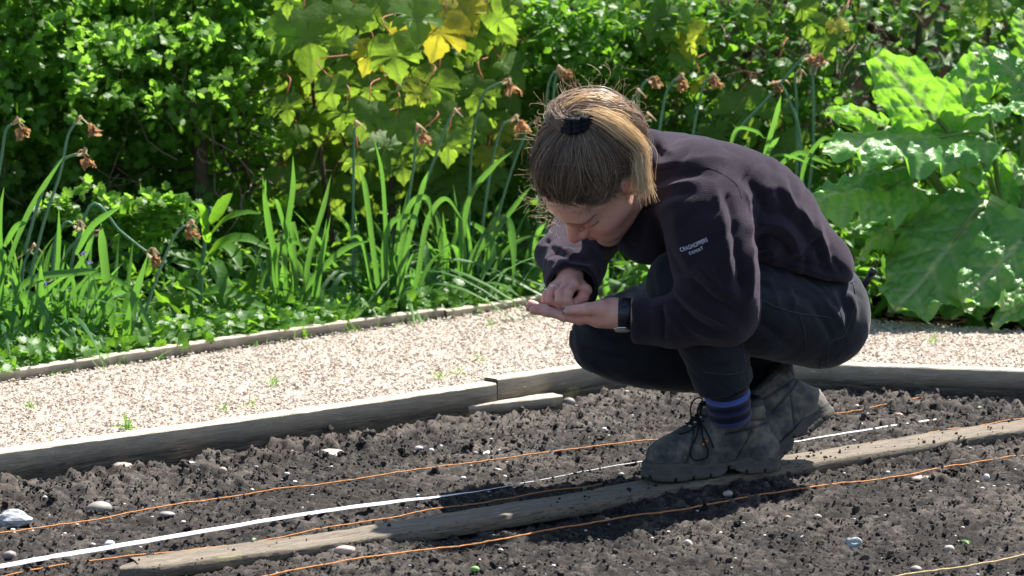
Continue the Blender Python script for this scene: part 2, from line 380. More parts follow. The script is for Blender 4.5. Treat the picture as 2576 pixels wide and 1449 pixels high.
# timber boards ------------------------------------------------------------
def board(name, A, B, thick, zb, zt, m, label, seed, zt2=None, cat='edging board', group='timber boards edging the path', chip=.0012, bow=.0):
    A = np.array(A[:2]); B = np.array(B[:2]); L = np.linalg.norm(B - A); nL = max(12, int(L / .012)); zt2 = zt if zt2 is None else zt2
    # cross-section: front bottom, front top (two points), back top, back bottom ; local x along, y back
    prof = [(0, 0, 0), (0, .35, 0), (0, .7, 0), (0, 1, -.003), (.003, 1, 0), (.5, 1, 0), (thick - .003, 1, 0), (thick, 1, -.003), (thick, 0, 0)]
    if thick: prof = [(a if a != .5 else thick / 2, b, c) for a, b, c in prof]
    xs = np.linspace(0, L, nL); V = []
    for i, x in enumerate(xs):
        top = zt + (zt2 - zt) * x / L + .0025 * sin(x * 3 + seed)
        for a, b, c in prof: V.append((x, a + bow * sin(pi * x / L), zb + (top - zb) * b + c))
    V = np.array(V); k = V[:, 2] > zb + .01; V[k] += (chip * np.stack([fbm(V[k] * 60, 3, seed), fbm(V[k] * [25, 90, 90], 3, seed + 5), 1.3 * fbm(V[k] * [30, 90, 90], 3, seed + 9)], 1))
    n = len(prof); i = np.arange(nL - 1)[:, None] * n; j = np.arange(n)[None]; F = np.stack([i + j, i + n + j, i + n + (j + 1) % n, i + (j + 1) % n], -1).reshape(-1, 4)
    mb = MB(); mb.add(V, [F[:, ::-1]], np.tile([0, 0, 0, .8, 1, 1, 1, .8, 0], nL)); mb.add(V[:n], [np.arange(n)[None]]); mb.add(V[-n:], [np.arange(n)[None, ::-1]])  # tops painted paler than the fronts: sunlight put into the timber colour
    o = mb.build(name, m, smooth=False); d = B - A; o.location = (A[0], A[1], 0); o.rotation_euler = (0, 0, math.atan2(d[1], d[0])); return tag(o, label, cat, group)
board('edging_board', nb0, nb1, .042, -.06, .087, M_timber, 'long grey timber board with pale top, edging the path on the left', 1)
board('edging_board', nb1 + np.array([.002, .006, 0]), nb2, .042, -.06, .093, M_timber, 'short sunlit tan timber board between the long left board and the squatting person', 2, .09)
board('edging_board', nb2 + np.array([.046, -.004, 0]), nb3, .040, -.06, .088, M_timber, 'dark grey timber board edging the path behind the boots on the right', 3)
board('edging_board', fb0, G(1122, 779.5, .085), .03, 0, .090, M_timber, 'thin pale-topped timber board between the gravel and the left flower bed', 4)
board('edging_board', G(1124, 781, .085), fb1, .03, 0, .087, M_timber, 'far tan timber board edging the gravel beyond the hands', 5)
sA = G(1178, 1022, .045); sB = G(1416, 998, .045)
board('timber_offcut', sA, sB, .045, -.03, .047, M_timber, 'short timber offcut lying against the near edging board at its joint', 6, group=None, cat='timber offcut')

# plank the boot stands on ---------------------------------------------------
pk = [(300, 1432), (390, 1424), (620, 1394), (859, 1363), (1092, 1326), (1359, 1283), (1525, 1256), (1717, 1219), (1950, 1178), (2150, 1146), (2384, 1108), (2576, 1080), (2800, 1045), (3050, 1005)]
ft = catmull([G(a, b, .030 + .004 * sin(i * 1.7)) for i, (a, b) in enumerate(pk)], 14)
tg = norm(np.gradient(ft, axis=0)); pr = norm(np.cross(np.array([0, 0, 1.0]), tg)); s = np.linspace(0, 1, len(ft))[:, None]; wd = .095 * np.clip(s * 30 + .25, 0, 1) ; th = .024
prof = [(0, -1), (0.0, -.5), (0, -.12), (.03, 0), (.25, 0), (.5, 0), (.75, 0), (.97, 0), (1, -.1), (1, -1)]
Vp = np.stack([ft + pr * wd * a + np.array([0, 0, th * b]) for a, b in prof], 1); m_, n_ = Vp.shape[:2]; Vp = Vp.reshape(-1, 3)
Vp += .0016 * np.stack([fbm(Vp * 40, 3, 1), fbm(Vp * 40, 3, 2), 1.2 * fbm(Vp * [30, 30, 60], 3, 3)], 1)
i = np.arange(m_ - 1)[:, None] * n_; j = np.arange(n_)[None]; Fp = np.stack([i + j, i + (j + 1) % n_, i + n_ + (j + 1) % n_, i + n_ + j], -1).reshape(-1, 4)
mb = MB(); mb.add(Vp, [Fp]); mb.add(Vp[:n_], [np.arange(n_)[None, ::-1]]); plank = mb.build('plank', M_plank); plank.rotation_euler = (0, 0, 0)
me = plank.data; ang = math.atan2(ft[-1][1] - ft[0][1], ft[-1][0] - ft[0][0]); o0 = Vector(ft[0].tolist()); Rm = Matrix.Rotation(ang, 4, 'Z')
me.transform(Rm.inverted() @ Matrix.Translation(-o0)); plank.location = o0; plank.rotation_euler = (0, 0, ang)
tag(plank, 'long warped wooden plank laid on the soil under the boot', 'plank')

# twine and tape --------------------------------------------------------------
M_orange = simple('orange_twine', (.52, .225, .075), .75, .3, 900, .4, .6, .001)
M_cream = simple('cream_twine', (.60, .44, .22), .75, .3, 900, .3, .6, .001)
M_tape = mat('white_tape', lambda nt: (lambda t: t.out(t.n('ShaderNodeMixShader', inp={0: .2, 1: t.bsdf((.86, .88, .92), .35, .5), 2: t.n('ShaderNodeBsdfTranslucent', inp={'Color': (.8, .85, .95, 1)}).outputs[0]}).outputs[0]))(NT(nt)))
def twine(pts, z, r, m, label, seed):
    p = catmull([G(a, b, z) for a, b in pts], 6); L = np.concatenate([[0], np.cumsum(np.linalg.norm(np.diff(p, axis=0), axis=1))]); q = np.arange(0, L[-1], .004)
    p = np.stack([np.interp(q, L, p[:, k]) for k in range(3)], 1); hs = soil_h(p[:, 0], p[:, 1]); k = np.ones(25) / 25
    hs = np.convolve(np.pad(hs, 12, mode='edge'), k, 'valid'); p[:, 2] = np.maximum(z * .6 + hs * .6, .004) + .0012 * fbm(p * 30, 2, seed)
    mb = MB()
    for ph in (0, pi):
        an = q * 900 + ph; off = np.stack([0 * an, np.cos(an), np.sin(an)], 1) * r * .4
        V, F = tube(p + off, r * (.72 + .12 * fbm(p * 300, 2, seed)), 5); mb.add(V, F)
    return tag(mb.build('twine', m), label, 'twine', 'twine lines stretched over the soil')
twine([(-200, 1372), (0, 1339), (600, 1243), (1240, 1156), (1700, 1096), (2080, 1042), (2400, 1000), (2800, 945)], .016, .0017, M_orange, 'orange twine passing behind the boots, farthest of the lines over the bed', 1)
twine([(-200, 1480), (0, 1447), (230, 1410), (740, 1338), (1250, 1250), (1600, 1206), (2000, 1142), (2300, 1096), (2800, 1010)], .014, .0017, M_orange, 'orange twine running just behind the wooden plank', 2)
twine([(500, 1476), (859, 1412), (1250, 1347), (1500, 1302), (1750, 1268), (2000, 1230), (2280, 1190), (2420, 1168), (2560, 1152), (2800, 1120)], .018, .0019, M_orange, 'orange twine in front of the plank, nearest of the orange lines', 3)
twine([(2180, 1455), (2300, 1433), (2440, 1411), (2576, 1389), (2900, 1335)], .018, .0015, M_cream, 'cream twine at the bottom right corner of the soil', 4)
tp = [(-200, 1455, 15, .9), (-40, 1431, 14, .9), (118, 1404, 14, .9), (121, 1403, .5, .9), (133, 1401, .5, .9), (137, 1400, 14, .9), (400, 1356, 14, .9), (740, 1297, 12, .8), (960, 1266, 12, .8), (1100, 1250, 6, .4), (1230, 1231, 2, .2), (1420, 1195, 1.2, .2), (1600, 1163, 1.6, .2), (1850, 1132, 2.5, .2), (2010, 1109, 3, .5), (2160, 1084, 4.5, .8), (2320, 1060, 5, .8), (2480, 1036, 4, .8), (2800, 985, 3, .8)]
c = catmull([G(a, b, .021 if a < 1120 or 2000 < a < 2250 else (.012 if a < 2000 else .008)) for a, b, w_, q in tp], 10); w_ = catmull([(w_, q, 0) for a, b, w_, q in tp], 10)
up = np.array([0, .94, .34]); c[:, 2] += .0012 * fbm(c * 20, 2, 4); Vt = []
for a, b in zip(c, w_ * [1.35, 1, 1]): Vt += [a - up * b[0] * PX * .5, a, a + up * b[0] * PX * .5]
i = np.arange(len(c) - 1)[:, None] * 3 + np.arange(2)[None]; mb = MB(); mb.add(Vt, np.stack([i, i + 1, i + 4, i + 3], -1).reshape(-1, 4))
tape = tag(mb.build('tape', M_tape), 'flat white plastic tape twisted along the seed row', 'tape')
md = tape.modifiers.new('thickness', 'SOLIDIFY'); md.thickness = .0004

# crumbs of soil trodden onto the plank
cm_ = MB(); Tc = I1[0] * (1 + .35 * vn(I1[0] * 2.3, 50)[:, None]); kk = RNG.integers(8, len(ft) - 4, 130); kk = np.where(RNG.random(130) < .6, np.clip(RNG.normal(.68, .12, 130) * len(ft), 8, len(ft) - 4).astype(int), kk)
cpos = ft[kk] + pr[kk] * (wd[kk, 0:1] if wd.ndim == 2 else wd[kk][:, None]) * RNG.random((130, 1)) * .95 + [0, 0, .0015]; scatter(cm_, Tc, I1[1], cpos, rotmats(130, spread=2), .0012 + .003 * RNG.random(130) ** 2, .2 + .4 * RNG.random(130))
tag(cm_.build('soil_crumbs', M_soil, smooth=False), 'dark crumbs of soil trodden onto the plank', 'soil', kind='stuff')
# stones ----------------------------------------------------------------------
SM = {}
def stone_mat(c):
    k = tuple(c)
    if k not in SM: SM[k] = simple('stone_%s' % ('grey', 'tan', 'white', 'pink', 'flint', 'brown', 'green')[len(SM) % 7], c, .6, .45, 70, .3, .3, .002)
    return SM[k]
GREY, TAN, WHITE, PINK, FLINT, BROWN = (.26, .235, .205), (.42, .345, .26), (.72, .70, .66), (.46, .33, .26), (.33, .35, .37), (.30, .20, .13)
I3 = ico(3)
def stone(px, py, w_, h_, c, label=None, rough=.12, sink=.3, seed=0, name='stone', cat='stone', group=None, zb=None):
    g = G(px, py + h_ * .35, .012); z = soil_h(np.array([g[0]]), np.array([g[1]]))[0] if zb is None else zb; g[2] = max(z, 0) if zb is None else z
    a = w_ * PX / 2; hh = max(h_ * PX / 2 * 1.0, .3 * a); V = I3[0] if w_ > 24 else I2[0]; F = I3[1] if w_ > 24 else I2[1]
    V = V * (1 + rough * fbm(V * 1.3 + seed * 5.1, 3, seed)[:, None]); V = V * [a, a * .75, hh]
    V = V @ np.array(Matrix.Rotation(seed * 1.3 % .7 - .35, 3, 'Z')).T + [0, 0, hh * (1 - 2 * sink) ]
    mb = MB(); mb.add(V, F); o = mb.build(name, stone_mat(c), smooth=rough < .3); o.location = [float(x) for x in g]; return tag(o, label, cat, group)
big = [(250, 1262, 66, 36, GREY, 'smooth grey oval stone beside the orange twine at left', .06, .2), (32, 1297, 84, 46, FLINT, 'jagged blue grey flint at the left edge of the soil', .5, .3),
 (276, 1355, 28, 24, WHITE, 'small white stone between the orange twine and the white tape', .15, .2), (560, 1186, 24, 22, PINK, 'pinkish brown pebble below the long timber board', .1, .2),
 (830, 1123, 92, 30, (.50, .43, .36), 'large flat tan stone half buried near the timber board', .3, .45), (476, 1167, 52, 18, WHITE, 'chalky white crusted stone close to the timber board', .5, .3),
 (1431, 1013, 38, 28, GREY, 'round grey pebble at the end of the timber offcut', .05, .25), (1506, 991, 34, 18, GREY, 'flat grey pebble in shade below the raised knee', .08, .3),
 (1368, 1018, 13, 11, (.62, .36, .15), 'tiny orange pebble beside the timber offcut', .1, .2), (1230, 1134, 46, 14, WHITE, 'long white chalky stone in the middle of the bed', .4, .3),
 (1730, 1354, 26, 28, (.40, .34, .29), 'brown rounded stone in the soil below the plank', .2, .25), (2147, 1353, 38, 36, FLINT, 'blue grey angular flint in the lower right soil', .45, .2),
 (2422, 977, 40, 22, (.50, .42, .35), 'smooth tan oval stone by the right timber board', .05, .25), (2134, 970, 26, 14, TAN, 'pale pebble just behind the raised heel', .1, .25),
 (2482, 1196, 18, 20, (.7, .66, .62), 'round white pebble at the end of the near orange twine', .08, .2), (1831, 1241, 26, 18, (.42, .33, .27), 'brown pebble poking out below the plank by the boot', .2, .3),
 (2388, 1362, 26, 18, (.46, .41, .35), 'buff pebble in the lower right soil', .12, .3), (24, 1386, 34, 22, (.30, .25, .23), 'brown stone near the white tape at the left edge', .2, .3),
 (868, 1388, 50, 22, (.50, .36, .31), 'flat pink tile fragment just below the plank', .2, .4), (2304, 1416, 30, 16, GREY, 'grey half buried stone near the cream twine', .15, .35),
 (2262, 1040, 24, 14, PINK, 'pink pebble between twine and tape on the right', .1, .25), (1982, 1293, 18, 14, BROWN, 'small brown stone under the front twine right of the boot', .2, .2),
 (2056, 1290, 24, 18, GREY, 'grey brown stone below the front orange twine', .2, .3), (2320, 1196, 52, 12, (.42, .30, .26), 'broken pink tile piece lying on the near orange twine', .3, .4),
 (1178, 1045, 30, 18, (.36, .35, .33), 'grey flint leaning on the board joint', .4, .2), (1142, 1062, 16, 12, TAN, 'cream pebble below the board joint', .1, .2),
 (1250, 1175, 26, 12, (.45, .38, .33), 'pink grey pebble next to the long white stone', .1, .3), (420, 1291, 42, 14, (.28, .26, .25), 'dark flat stone between twine and tape on the left', .2, .35),
 (1054, 1122, 24, 12, WHITE, 'white pebble in the middle of the soil, left one of a pair', .2, .25), (1085, 1123, 14, 14, WHITE, 'white pebble in the middle of the soil, right one of a pair', .2, .2),
 (1520, 1071, 16, 12, WHITE, 'bright white chip above the tape left of the boot', .3, .2), (300, 1182, 62, 22, (.25, .21, .17), 'large brown clod like stone against the left timber board', .45, .35),
 (2390, 1000, 14, 10, WHITE, 'small white chip near the right timber board', .2, .2), (1700, 985, 20, 10, (.4, .35, .3), 'tan pebble in shade behind the front boot', .2, .3)]
for k, (a, b, c_, d, e, l, r, sk) in enumerate(big): stone(a, b, c_, d, e, l, r, sk, k + 1)
stone(1195, 1421, 22, 16, (.25, .50, .12), 'rounded green glass fragment below the near twine', .08, .2, 40, 'glass_fragment', 'glass fragment')
pcs = [(.62, .58, .53), (.5, .44, .38), (.4, .36, .33), (.7, .68, .66), (.36, .38, .40)]; cnt = 0; rr = random.Random(5)
while cnt < 150:
    a, b = rr.uniform(0, 2570), rr.uniform(960, 1445); g = G(a, b, .01); 
    if behind_near(np.array([g[0]]), np.array([g[1]]), -.02)[0] or (1600 < a < 2000 and 1000 < b < 1210): continue
    yl = np.interp(a, [q[0] for q in pk], [q[1] for q in pk])
    if yl - 45 < b < yl + 30: continue
    w_ = rr.choice([6, 7, 8, 9, 11, 14]) * (1 if b > 1200 else 1.1)
    stone(a, b, w_, w_ * .6, pcs[cnt % 5], 'small pale pebble half sunk in the dark soil', .25, .2, 50 + cnt % 23, 'pebble', 'pebble', 'small pale pebbles scattered over the soil'); cnt += 1
# ================================================================== PERSON
LAT = np.array([.40, -.917, 0])
def ym(px): return .12 + (px - 1780) / 1300 * .44
person = empty('person', G(1800, 1190, .03), 'person in dark fleece and black jeans squatting on the plank, head bowed over cupped hand', 'person')
def fleece_f(nt):
    t = NT(nt); n = t.noise(420, 4, .7); n2 = t.noise(14, 3)
    c = t.mix(n, (.0088, .0070, .0115), (.0225, .0172, .0265)); c = t.mix(t.math('MULTIPLY', n2, .3), c, (.030, .024, .031))
    t.out(t.bsdf(c, .92, .12, t.bump(n, .8, .003), Sheen_Weight=.20, Sheen_Roughness=.5, Sheen_Tint=(.86, .72, .92, 1)))
M_fleece = mat('fleece', fleece_f)
def denim_f(nt):
    t = NT(nt); o = t.pos(); n = t.noise(300, 4, .7, t.map(o, (1, 1, .35))); n2 = t.noise(9, 4, .6)
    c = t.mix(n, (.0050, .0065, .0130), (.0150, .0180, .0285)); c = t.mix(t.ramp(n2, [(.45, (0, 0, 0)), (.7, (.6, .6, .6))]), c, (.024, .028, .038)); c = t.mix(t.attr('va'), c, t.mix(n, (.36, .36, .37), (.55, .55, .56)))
    t.out(t.bsdf(c, .78, .3, t.bump(n, .35, .001), Sheen_Weight=.15, Sheen_Roughness=.4))
M_denim = mat('black_denim', denim_f)
def skin_f(nt):
    t = NT(nt); v = t.attr('va'); d = t.attr('vb'); n = t.noise(90, 4, .6)
    c = t.mix(t.noise(18, 3), (.72, .40, .31), (.78, .47, .375)); c = t.mix(v, c, (.66, .20, .165)); c = t.mix(d, c, (.13, .075, .055)); c = t.mix(t.math('MULTIPLY', n, .3), c, (.50, .24, .19))
    t.out(t.bsdf(c, .48, .4, t.bump(t.noise(500, 3), .12, .001), Subsurface_Weight=.25, Subsurface_Radius=(.012, .004, .002), Subsurface_Scale=.6))
M_skin = mat('skin', skin_f)
M_nail = simple('nail', (.52, .36, .30), .35, .5)
M_dirtnail = simple('muddy_nail_edge', (.12, .10, .08), .7)
def hair_f(base, tip, tr):
    def f(nt):
        t = NT(nt); c = t.mix(t.attr('va'), base, tip); a = t.bsdf(c, .38, .45)
        b = t.n('ShaderNodeBsdfTranslucent', inp={'Color': c}).outputs[0]; t.out(t.n('ShaderNodeMixShader', inp={0: tr, 1: a, 2: b}).outputs[0])
    return f
M_hair = mat('brown_hair', hair_f((.150, .105, .080), (.58, .43, .315), .24))
M_blonde = mat('blonde_hair', hair_f((.74, .51, .26), (.98, .84, .60), .35))
M_tie = simple('hair_tie_velvet', (.006, .007, .012), .8, .3, 400, .5, .8, .002)

# ---------------------------------------------------------------- jacket
st = [(1668, 455, 92, .09), (1745, 468, 108, .125), (1840, 512, 116, .12), (1905, 580, 98, .105), (1958, 634, 80, .10), (2016, 662, 60, .112)]
sp = catmull([P(a, b, ym(a)) for a, b, r, w_ in st], 4); sr = catmull([(r * PX, w_, 0) for a, b, r, w_ in st], 4)
cuffL = P(1592, 806, -.09); elbL = P(1818, 778, -.115)
def jacket_sdf(p):
    d = None
    for c, (r, w_, _) in zip(sp, sr):
        e = rc(p, c - LAT * w_, c + LAT * w_, r, r); d = e if d is None else smin(d, e, .035)
    d = smin(d, rc(p, P(1640, 560, .05), P(1720, 560, .10), .058, .075), .05)            # chest
    d = smin(d, rc(p, P(1585, 540, .10), P(1620, 600, .08), .05, .05), .05)
    hn = norm(np.array([np.cross(P(2150, 714, ym(2100)) - P(1890, 652, ym(1900)), LAT)]))[0]; hn = hn * (-1 if hn[2] > 0 else 1); cutp = (p - P(2020, 688, ym(2020))) @ hn; d = np.where(p[:, 0] > P(1800, 0, .1)[0], smax(d, cutp, .014), d)
    # left sleeve
    up = chain(p, [P(1752, 452, -.03), P(1775, 560, -.095), P(1797, 670, -.12), elbL], [.080, .078, .078, .064], .02)
    d = smin(d, up, .022)
    fo = rc(p, elbL, P(1700, 808, -.105), .062, .050); fo = smin(fo, rc(p, P(1700, 808, -.105), P(1560, 806, -.085), .048, .0435), .02)
    fo = smin(fo, sph(p, P(1838, 812, -.115), .030), .04)
    ax = norm(np.array([P(1560, 806, -.085) - P(1700, 808, -.105)]))[0]; fo = smax(fo, (p - cuffL) @ ax, .006)
    fo = smax(fo, -rc(p, P(1500, 806, -.08), P(1630, 806, -.095), .035, .035), .004)
    d = smin(d, fo, .03)
    # right sleeve
    rs = chain(p, [P(1600, 435, .27), P(1525, 515, .27), P(1462, 605, .215)], [.072, .068, .058], .03)
    rf = chain(p, [P(1458, 612, .20), P(1450, 655, .12), P(1442, 690, .05)], [.057, .055, .050], .02)
    ax2 = norm(np.array([P(1438, 726, -.02) - P(1455, 640, .14)]))[0]; rf = smin(rf, rc(p, P(1442, 690, .05), P(1438, 745, -.05), .052, .052), .02)
    rf = smin(rf, sph(p, P(1378, 636, .16), .022), .05); rf = smax(rf, (p - P(1440, 716, -.018)) @ ax2, .006)
    rf = smax(rf, -rc(p, P(1446, 690, .05), P(1432, 770, -.09), .042, .046), .005)
    d = smin(d, smin(rs, rf, .03), .04)
    # collar
    nk = [P(1640, 420, .04), P(1600, 395, .02)]
    co = rc(p, P(1650, 440, .06), P(1622, 420, .045), .085, .074)
    d = smin(d, co, .03)
    d = smax(d, -rc(p, P(1585, 455, .0), P(1655, 430, .055), .066, .045), .01)
    # bloused hem: pinch above, cut by the thigh line
    return d
JV, JF = nets(jacket_sdf, P(1300, 300, 0) * [1, 0, 1] + [0, -.24, -.62], P(2230, 230, .3) * [1, 0, 1] + [0, .56, 0], .0048)
FL = [  # ridges (+) and creases (-)
 ([(1640, 420), (1700, 408), (1780, 395), (1850, 402)], .004, 14), ([(1645, 452), (1710, 438), (1775, 432)], -.006, 11), ([(1640, 482), (1700, 462), (1752, 452)], .007, 10), ([(1640, 512), (1690, 490), (1740, 484)], -.006, 10), ([(1650, 545), (1690, 515), (1730, 508)], .005, 12),
 ([(1636, 350), (1652, 372), (1660, 400)], -.008, 9), ([(1618, 340), (1636, 385), (1650, 410)], .006, 8), ([(1660, 345), (1680, 375), (1700, 388)], .004, 9),
 ([(1862, 470), (1882, 520), (1888, 600), (1890, 680), (1884, 770)], .009, 11), ([(1830, 480), (1848, 560), (1860, 660), (1868, 740)], -.011, 12), ([(1800, 470), (1818, 560), (1832, 640), (1840, 720)], .006, 10), ([(1790, 600), (1806, 680), (1826, 750)], -.004, 9),
 ([(1650, 530), (1660, 590), (1690, 650), (1720, 700)], -.006, 12), ([(1700, 520), (1705, 600), (1735, 680)], .005, 14),
 ([(1690, 715), (1740, 765), (1800, 798), (1850, 828)], .008, 10), ([(1690, 748), (1740, 800), (1800, 834)], -.008, 9), ([(1730, 695), (1790, 748), (1852, 788)], -.008, 10), ([(1740, 655), (1800, 712), (1862, 750)], .007, 11), ([(1700, 780), (1750, 830), (1810, 850)], .006, 8),
 ([(1672, 765), (1692, 800), (1720, 845)], .006, 8), ([(1662, 760), (1670, 810), (1666, 860)], -.007, 6), ([(1598, 770), (1600, 850)], .002, 8), ([(1625, 760), (1635, 800), (1630, 850)], -.0025, 9),
 ([(1893, 572), (1930, 562), (1980, 580), (2012, 630)], .011, 12), ([(1896, 604), (1940, 596), (1975, 622), (1990, 652)], -.011, 11), ([(1900, 632), (1935, 624), (1955, 650)], .008, 9), ([(1905, 535), (1970, 535), (2022, 575), (2050, 640)], -.010, 13), ([(1905, 645), (1930, 632)], -.006, 8),
 ([(2012, 520), (2034, 560), (2060, 620)], .009, 10), ([(1975, 465), (1995, 510), (2005, 545)], .006, 10), ([(1955, 465), (1970, 520)], -.006, 9), ([(2058, 560), (2070, 610), (2100, 660)], .008, 10), ([(2040, 575), (2056, 620), (2070, 665)], -.009, 8), ([(2090, 610), (2095, 650), (2125, 690)], -.006, 8),
 ([(1880, 450), (1912, 500), (1925, 540)], -.008, 12), ([(1985, 672), (2040, 686), (2095, 706)], .006, 8), ([(1990, 655), (2045, 668), (2095, 682)], -.006, 8), ([(1905, 480), (1950, 470), (1990, 490)], .004, 14), ([(2020, 690), (2030, 660), (2028, 635)], -.005, 8),
 ([(1365, 600), (1420, 645), (1490, 660)], -.006, 9), ([(1372, 655), (1430, 665), (1500, 675)], .006, 9), ([(1365, 690), (1420, 690), (1480, 700)], -.005, 8), ([(1360, 620), (1400, 620), (1450, 635)], .006, 9), ([(1500, 600), (1535, 640), (1555, 640)], -.006, 10), ([(1620, 560), (1600, 620), (1560, 640)], -.006, 10), ([(1470, 600), (1510, 650), (1515, 690)], .004, 9)]
JV = folds(JV, JF, FL); JN = vnormals(JV, JF)
JV = JV + JN * (.0022 * fbm(JV * 22, 3, 5) + .003 * fbm(JV * 9, 2, 8) - .0036 * np.exp(-(vn(JV @ np.array([[.7, 0, .7], [0, 1, 0], [-.7, 0, .7]]) * [26, 12, 8], 41) / .25) ** 2) * np.clip(vn(JV * 6, 33) * 1.5 + .4, 0, 1))[:, None]
mb = MB(); mb.add(JV, JF); jacket = mb.build('jacket', M_fleece, person); BJ = bvh(jacket)
M_thread = simple('dark_seam', (.016, .013, .017), .9, .1)
mb = MB()
for pl in ([(1655, 428), (1720, 418), (1790, 425), (1850, 462), (1866, 500)], [(1668, 752), (1664, 800), (1672, 862)], [(1900, 610), (1935, 596), (1975, 612), (1990, 640)], [(2000, 668), (2060, 690), (2110, 706)], [(1570, 600), (1610, 640), (1640, 652)]):
    mb = MB(); seam(mb, BJ, pl, .0008, -.0001)
    if mb.n: mb.build('seam', M_thread, jacket)
# sleeve lettering
M_logo = simple('silver_lettering', (.62, .62, .68), .5, .5)
def lettering(txt, x0, y0, x1, y1, h, T, sp=1.0):
    cu = bpy.data.curves.new('t', 'FONT'); cu.body = txt; cu.size = 1; cu.space_character = sp; cu.resolution_u = 3; cu.offset = .002
    ob = bpy.data.objects.new('t', cu); COL.objects.link(ob); dg = bpy.context.evaluated_depsgraph_get(); me = bpy.data.meshes.new_from_object(ob.evaluated_get(dg))
    V = np.array([v.co[:] for v in me.vertices]); F = [np.array([p.vertices[:]]) for p in me.polygons]; bpy.data.objects.remove(ob)
    wx = V[:, 0].max() - V[:, 0].min(); V[:, 0] -= V[:, 0].min(); V /= [wx, .72, 1]; d = np.array([x1 - x0, y1 - y0]); n = np.array([d[1], -d[0]]) / np.hypot(*d); out = []
    for v in V:
        q = np.array([x0, y0]) + d * v[0] + n * h * v[1] + n * (-3.0) * 4 * v[0] * (1 - v[0]) * .6; h_ = hit(T, q[0], q[1], .0016); out.append(h_ if h_ is not None else P(q[0], q[1], -.2))
    return np.array(out), F
mb = MB()
for a in (('CRAGHOPPERS', 1714, 634, 1781, 607, 11), ('EXPERT', 1736, 641, 1770, 626, 8)):
    V, F = lettering(*a, BJ, 1.12 if len(a[0]) < 8 else 1.0); mb.add(V, F)
mb.build('sleeve_lettering', M_logo, jacket, smooth=False)

# ---------------------------------------------------------------- jeans
hemL = P(1828, 968, .03)
def jeans_sdf(p):
    t1 = chain(p, [P(2062, 800, .155), P(1900, 765, .05), P(1790, 738, .0), P(1708, 712, -.03)], [.093, .092, .078, .060], .03)
    s1 = chain(p, [P(1706, 716, -.03), P(1760, 800, -.01), P(1795, 880, .005), P(1828, 985, .03)], [.060, .062, .056, .050], .02)
    ax = norm(np.array([P(1828, 1000, .03) - P(1795, 880, .005)]))[0]; s1 = smax(s1, (p - hemL) @ ax, .004); s1 = smax(s1, -rc(p, P(1815, 950, .02), P(1840, 1050, .04), .042, .046), .003)
    t2 = chain(p, [P(1990, 790, .31), P(1800, 808, .23), P(1650, 818, .165), P(1512, 856, .12)], [.09, .086, .080, .062], .03)
    s2 = chain(p, [P(1512, 862, .12), P(1640, 900, .165), P(1780, 918, .23), P(1950, 945, .30)], [.060, .058, .052, .04], .02)
    pv = rc(p, P(2068, 805, .165), P(2010, 790, .29), .090, .088); pv = smin(pv, rc(p, P(2080, 740, .16), P(2030, 720, .28), .066, .064), .04)
    d = smin(t1, pv, .03); d2 = smin(t2, s2, .012); d = smin(d, smin(d2, pv, .03), .012); return smin(d, s1, .008)
PV, PF = nets(jeans_sdf, P(1395, 640, 0) * [1, 0, 0] + [0, -.13, .05], P(2230, 560, .3) * [1, 0, 1] + [0, .46, 0], .005)
FP = [([(1905, 690), (1980, 700), (2060, 730), (2110, 760)], .004, 12), ([(1900, 720), (1970, 728), (2040, 752)], -.003, 9), ([(2130, 720), (2150, 780), (2140, 830)], .003, 8), ([(2115, 740), (2135, 800), (2120, 850)], -.003, 7), ([(2060, 745), (2110, 800), (2130, 850)], .003, 9), ([(2040, 760), (2080, 820), (2095, 860)], -.003, 8),
      ([(1890, 800), (1960, 850), (2000, 880)], -.004, 14), ([(1760, 875), (1800, 880), (1868, 870)], -.003, 8), ([(1775, 900), (1830, 905), (1878, 890)], .0025, 8), ([(1765, 930), (1820, 938), (1880, 925)], .002, 8), ([(1655, 660), (1660, 720), (1690, 760)], .003, 10), ([(1450, 880), (1520, 900), (1600, 905)], -.003, 12), ([(1545, 835), (1580, 842), (1640, 850)], .004, 8), ([(1540, 850), (1590, 858), (1650, 868)], -.004, 7),
      ([(1930, 700), (1950, 730), (1955, 770)], .0025, 7), ([(1980, 715), (1995, 745), (2000, 780)], .0025, 7)]
PV = folds(PV, PF, [(a_, b_ * 1.9, c_) for a_, b_, c_ in FP]); PN = vnormals(PV, PF); PV = PV + PN * (.0015 * fbm(PV * 18, 3, 3) + .0008 * fbm(PV * 60, 2, 4) - .0042 * np.exp(-(vn(PV @ np.array([[.6, 0, -.8], [0, 1, 0], [.8, 0, .6]]) * [48, 14, 9], 21) / .22) ** 2) * np.clip(vn(PV * 7, 31) * 1.5 + .55, 0, 1))[:, None]
px_, py_ = topx(PV); sun_patch = np.exp(-(segd(px_, py_, [(1520, 775), (1600, 742), (1660, 722)]) / 26) ** 4) * (PV[:, 1] > .06) * np.clip(PN[:, 2] * 1.5, 0, 1) * (.75 + .5 * fbm(PV * 30, 3, 5)); mb = MB(); mb.add(PV, PF, np.clip(sun_patch, 0, .9)); jeans = mb.build('jeans', M_denim, person); BP = bvh(jeans)  # pale patch on the far thigh: sunlight painted into the denim colour
M_stitch = simple('denim_stitch', (.055, .055, .062), .8, .2)
mb = MB()
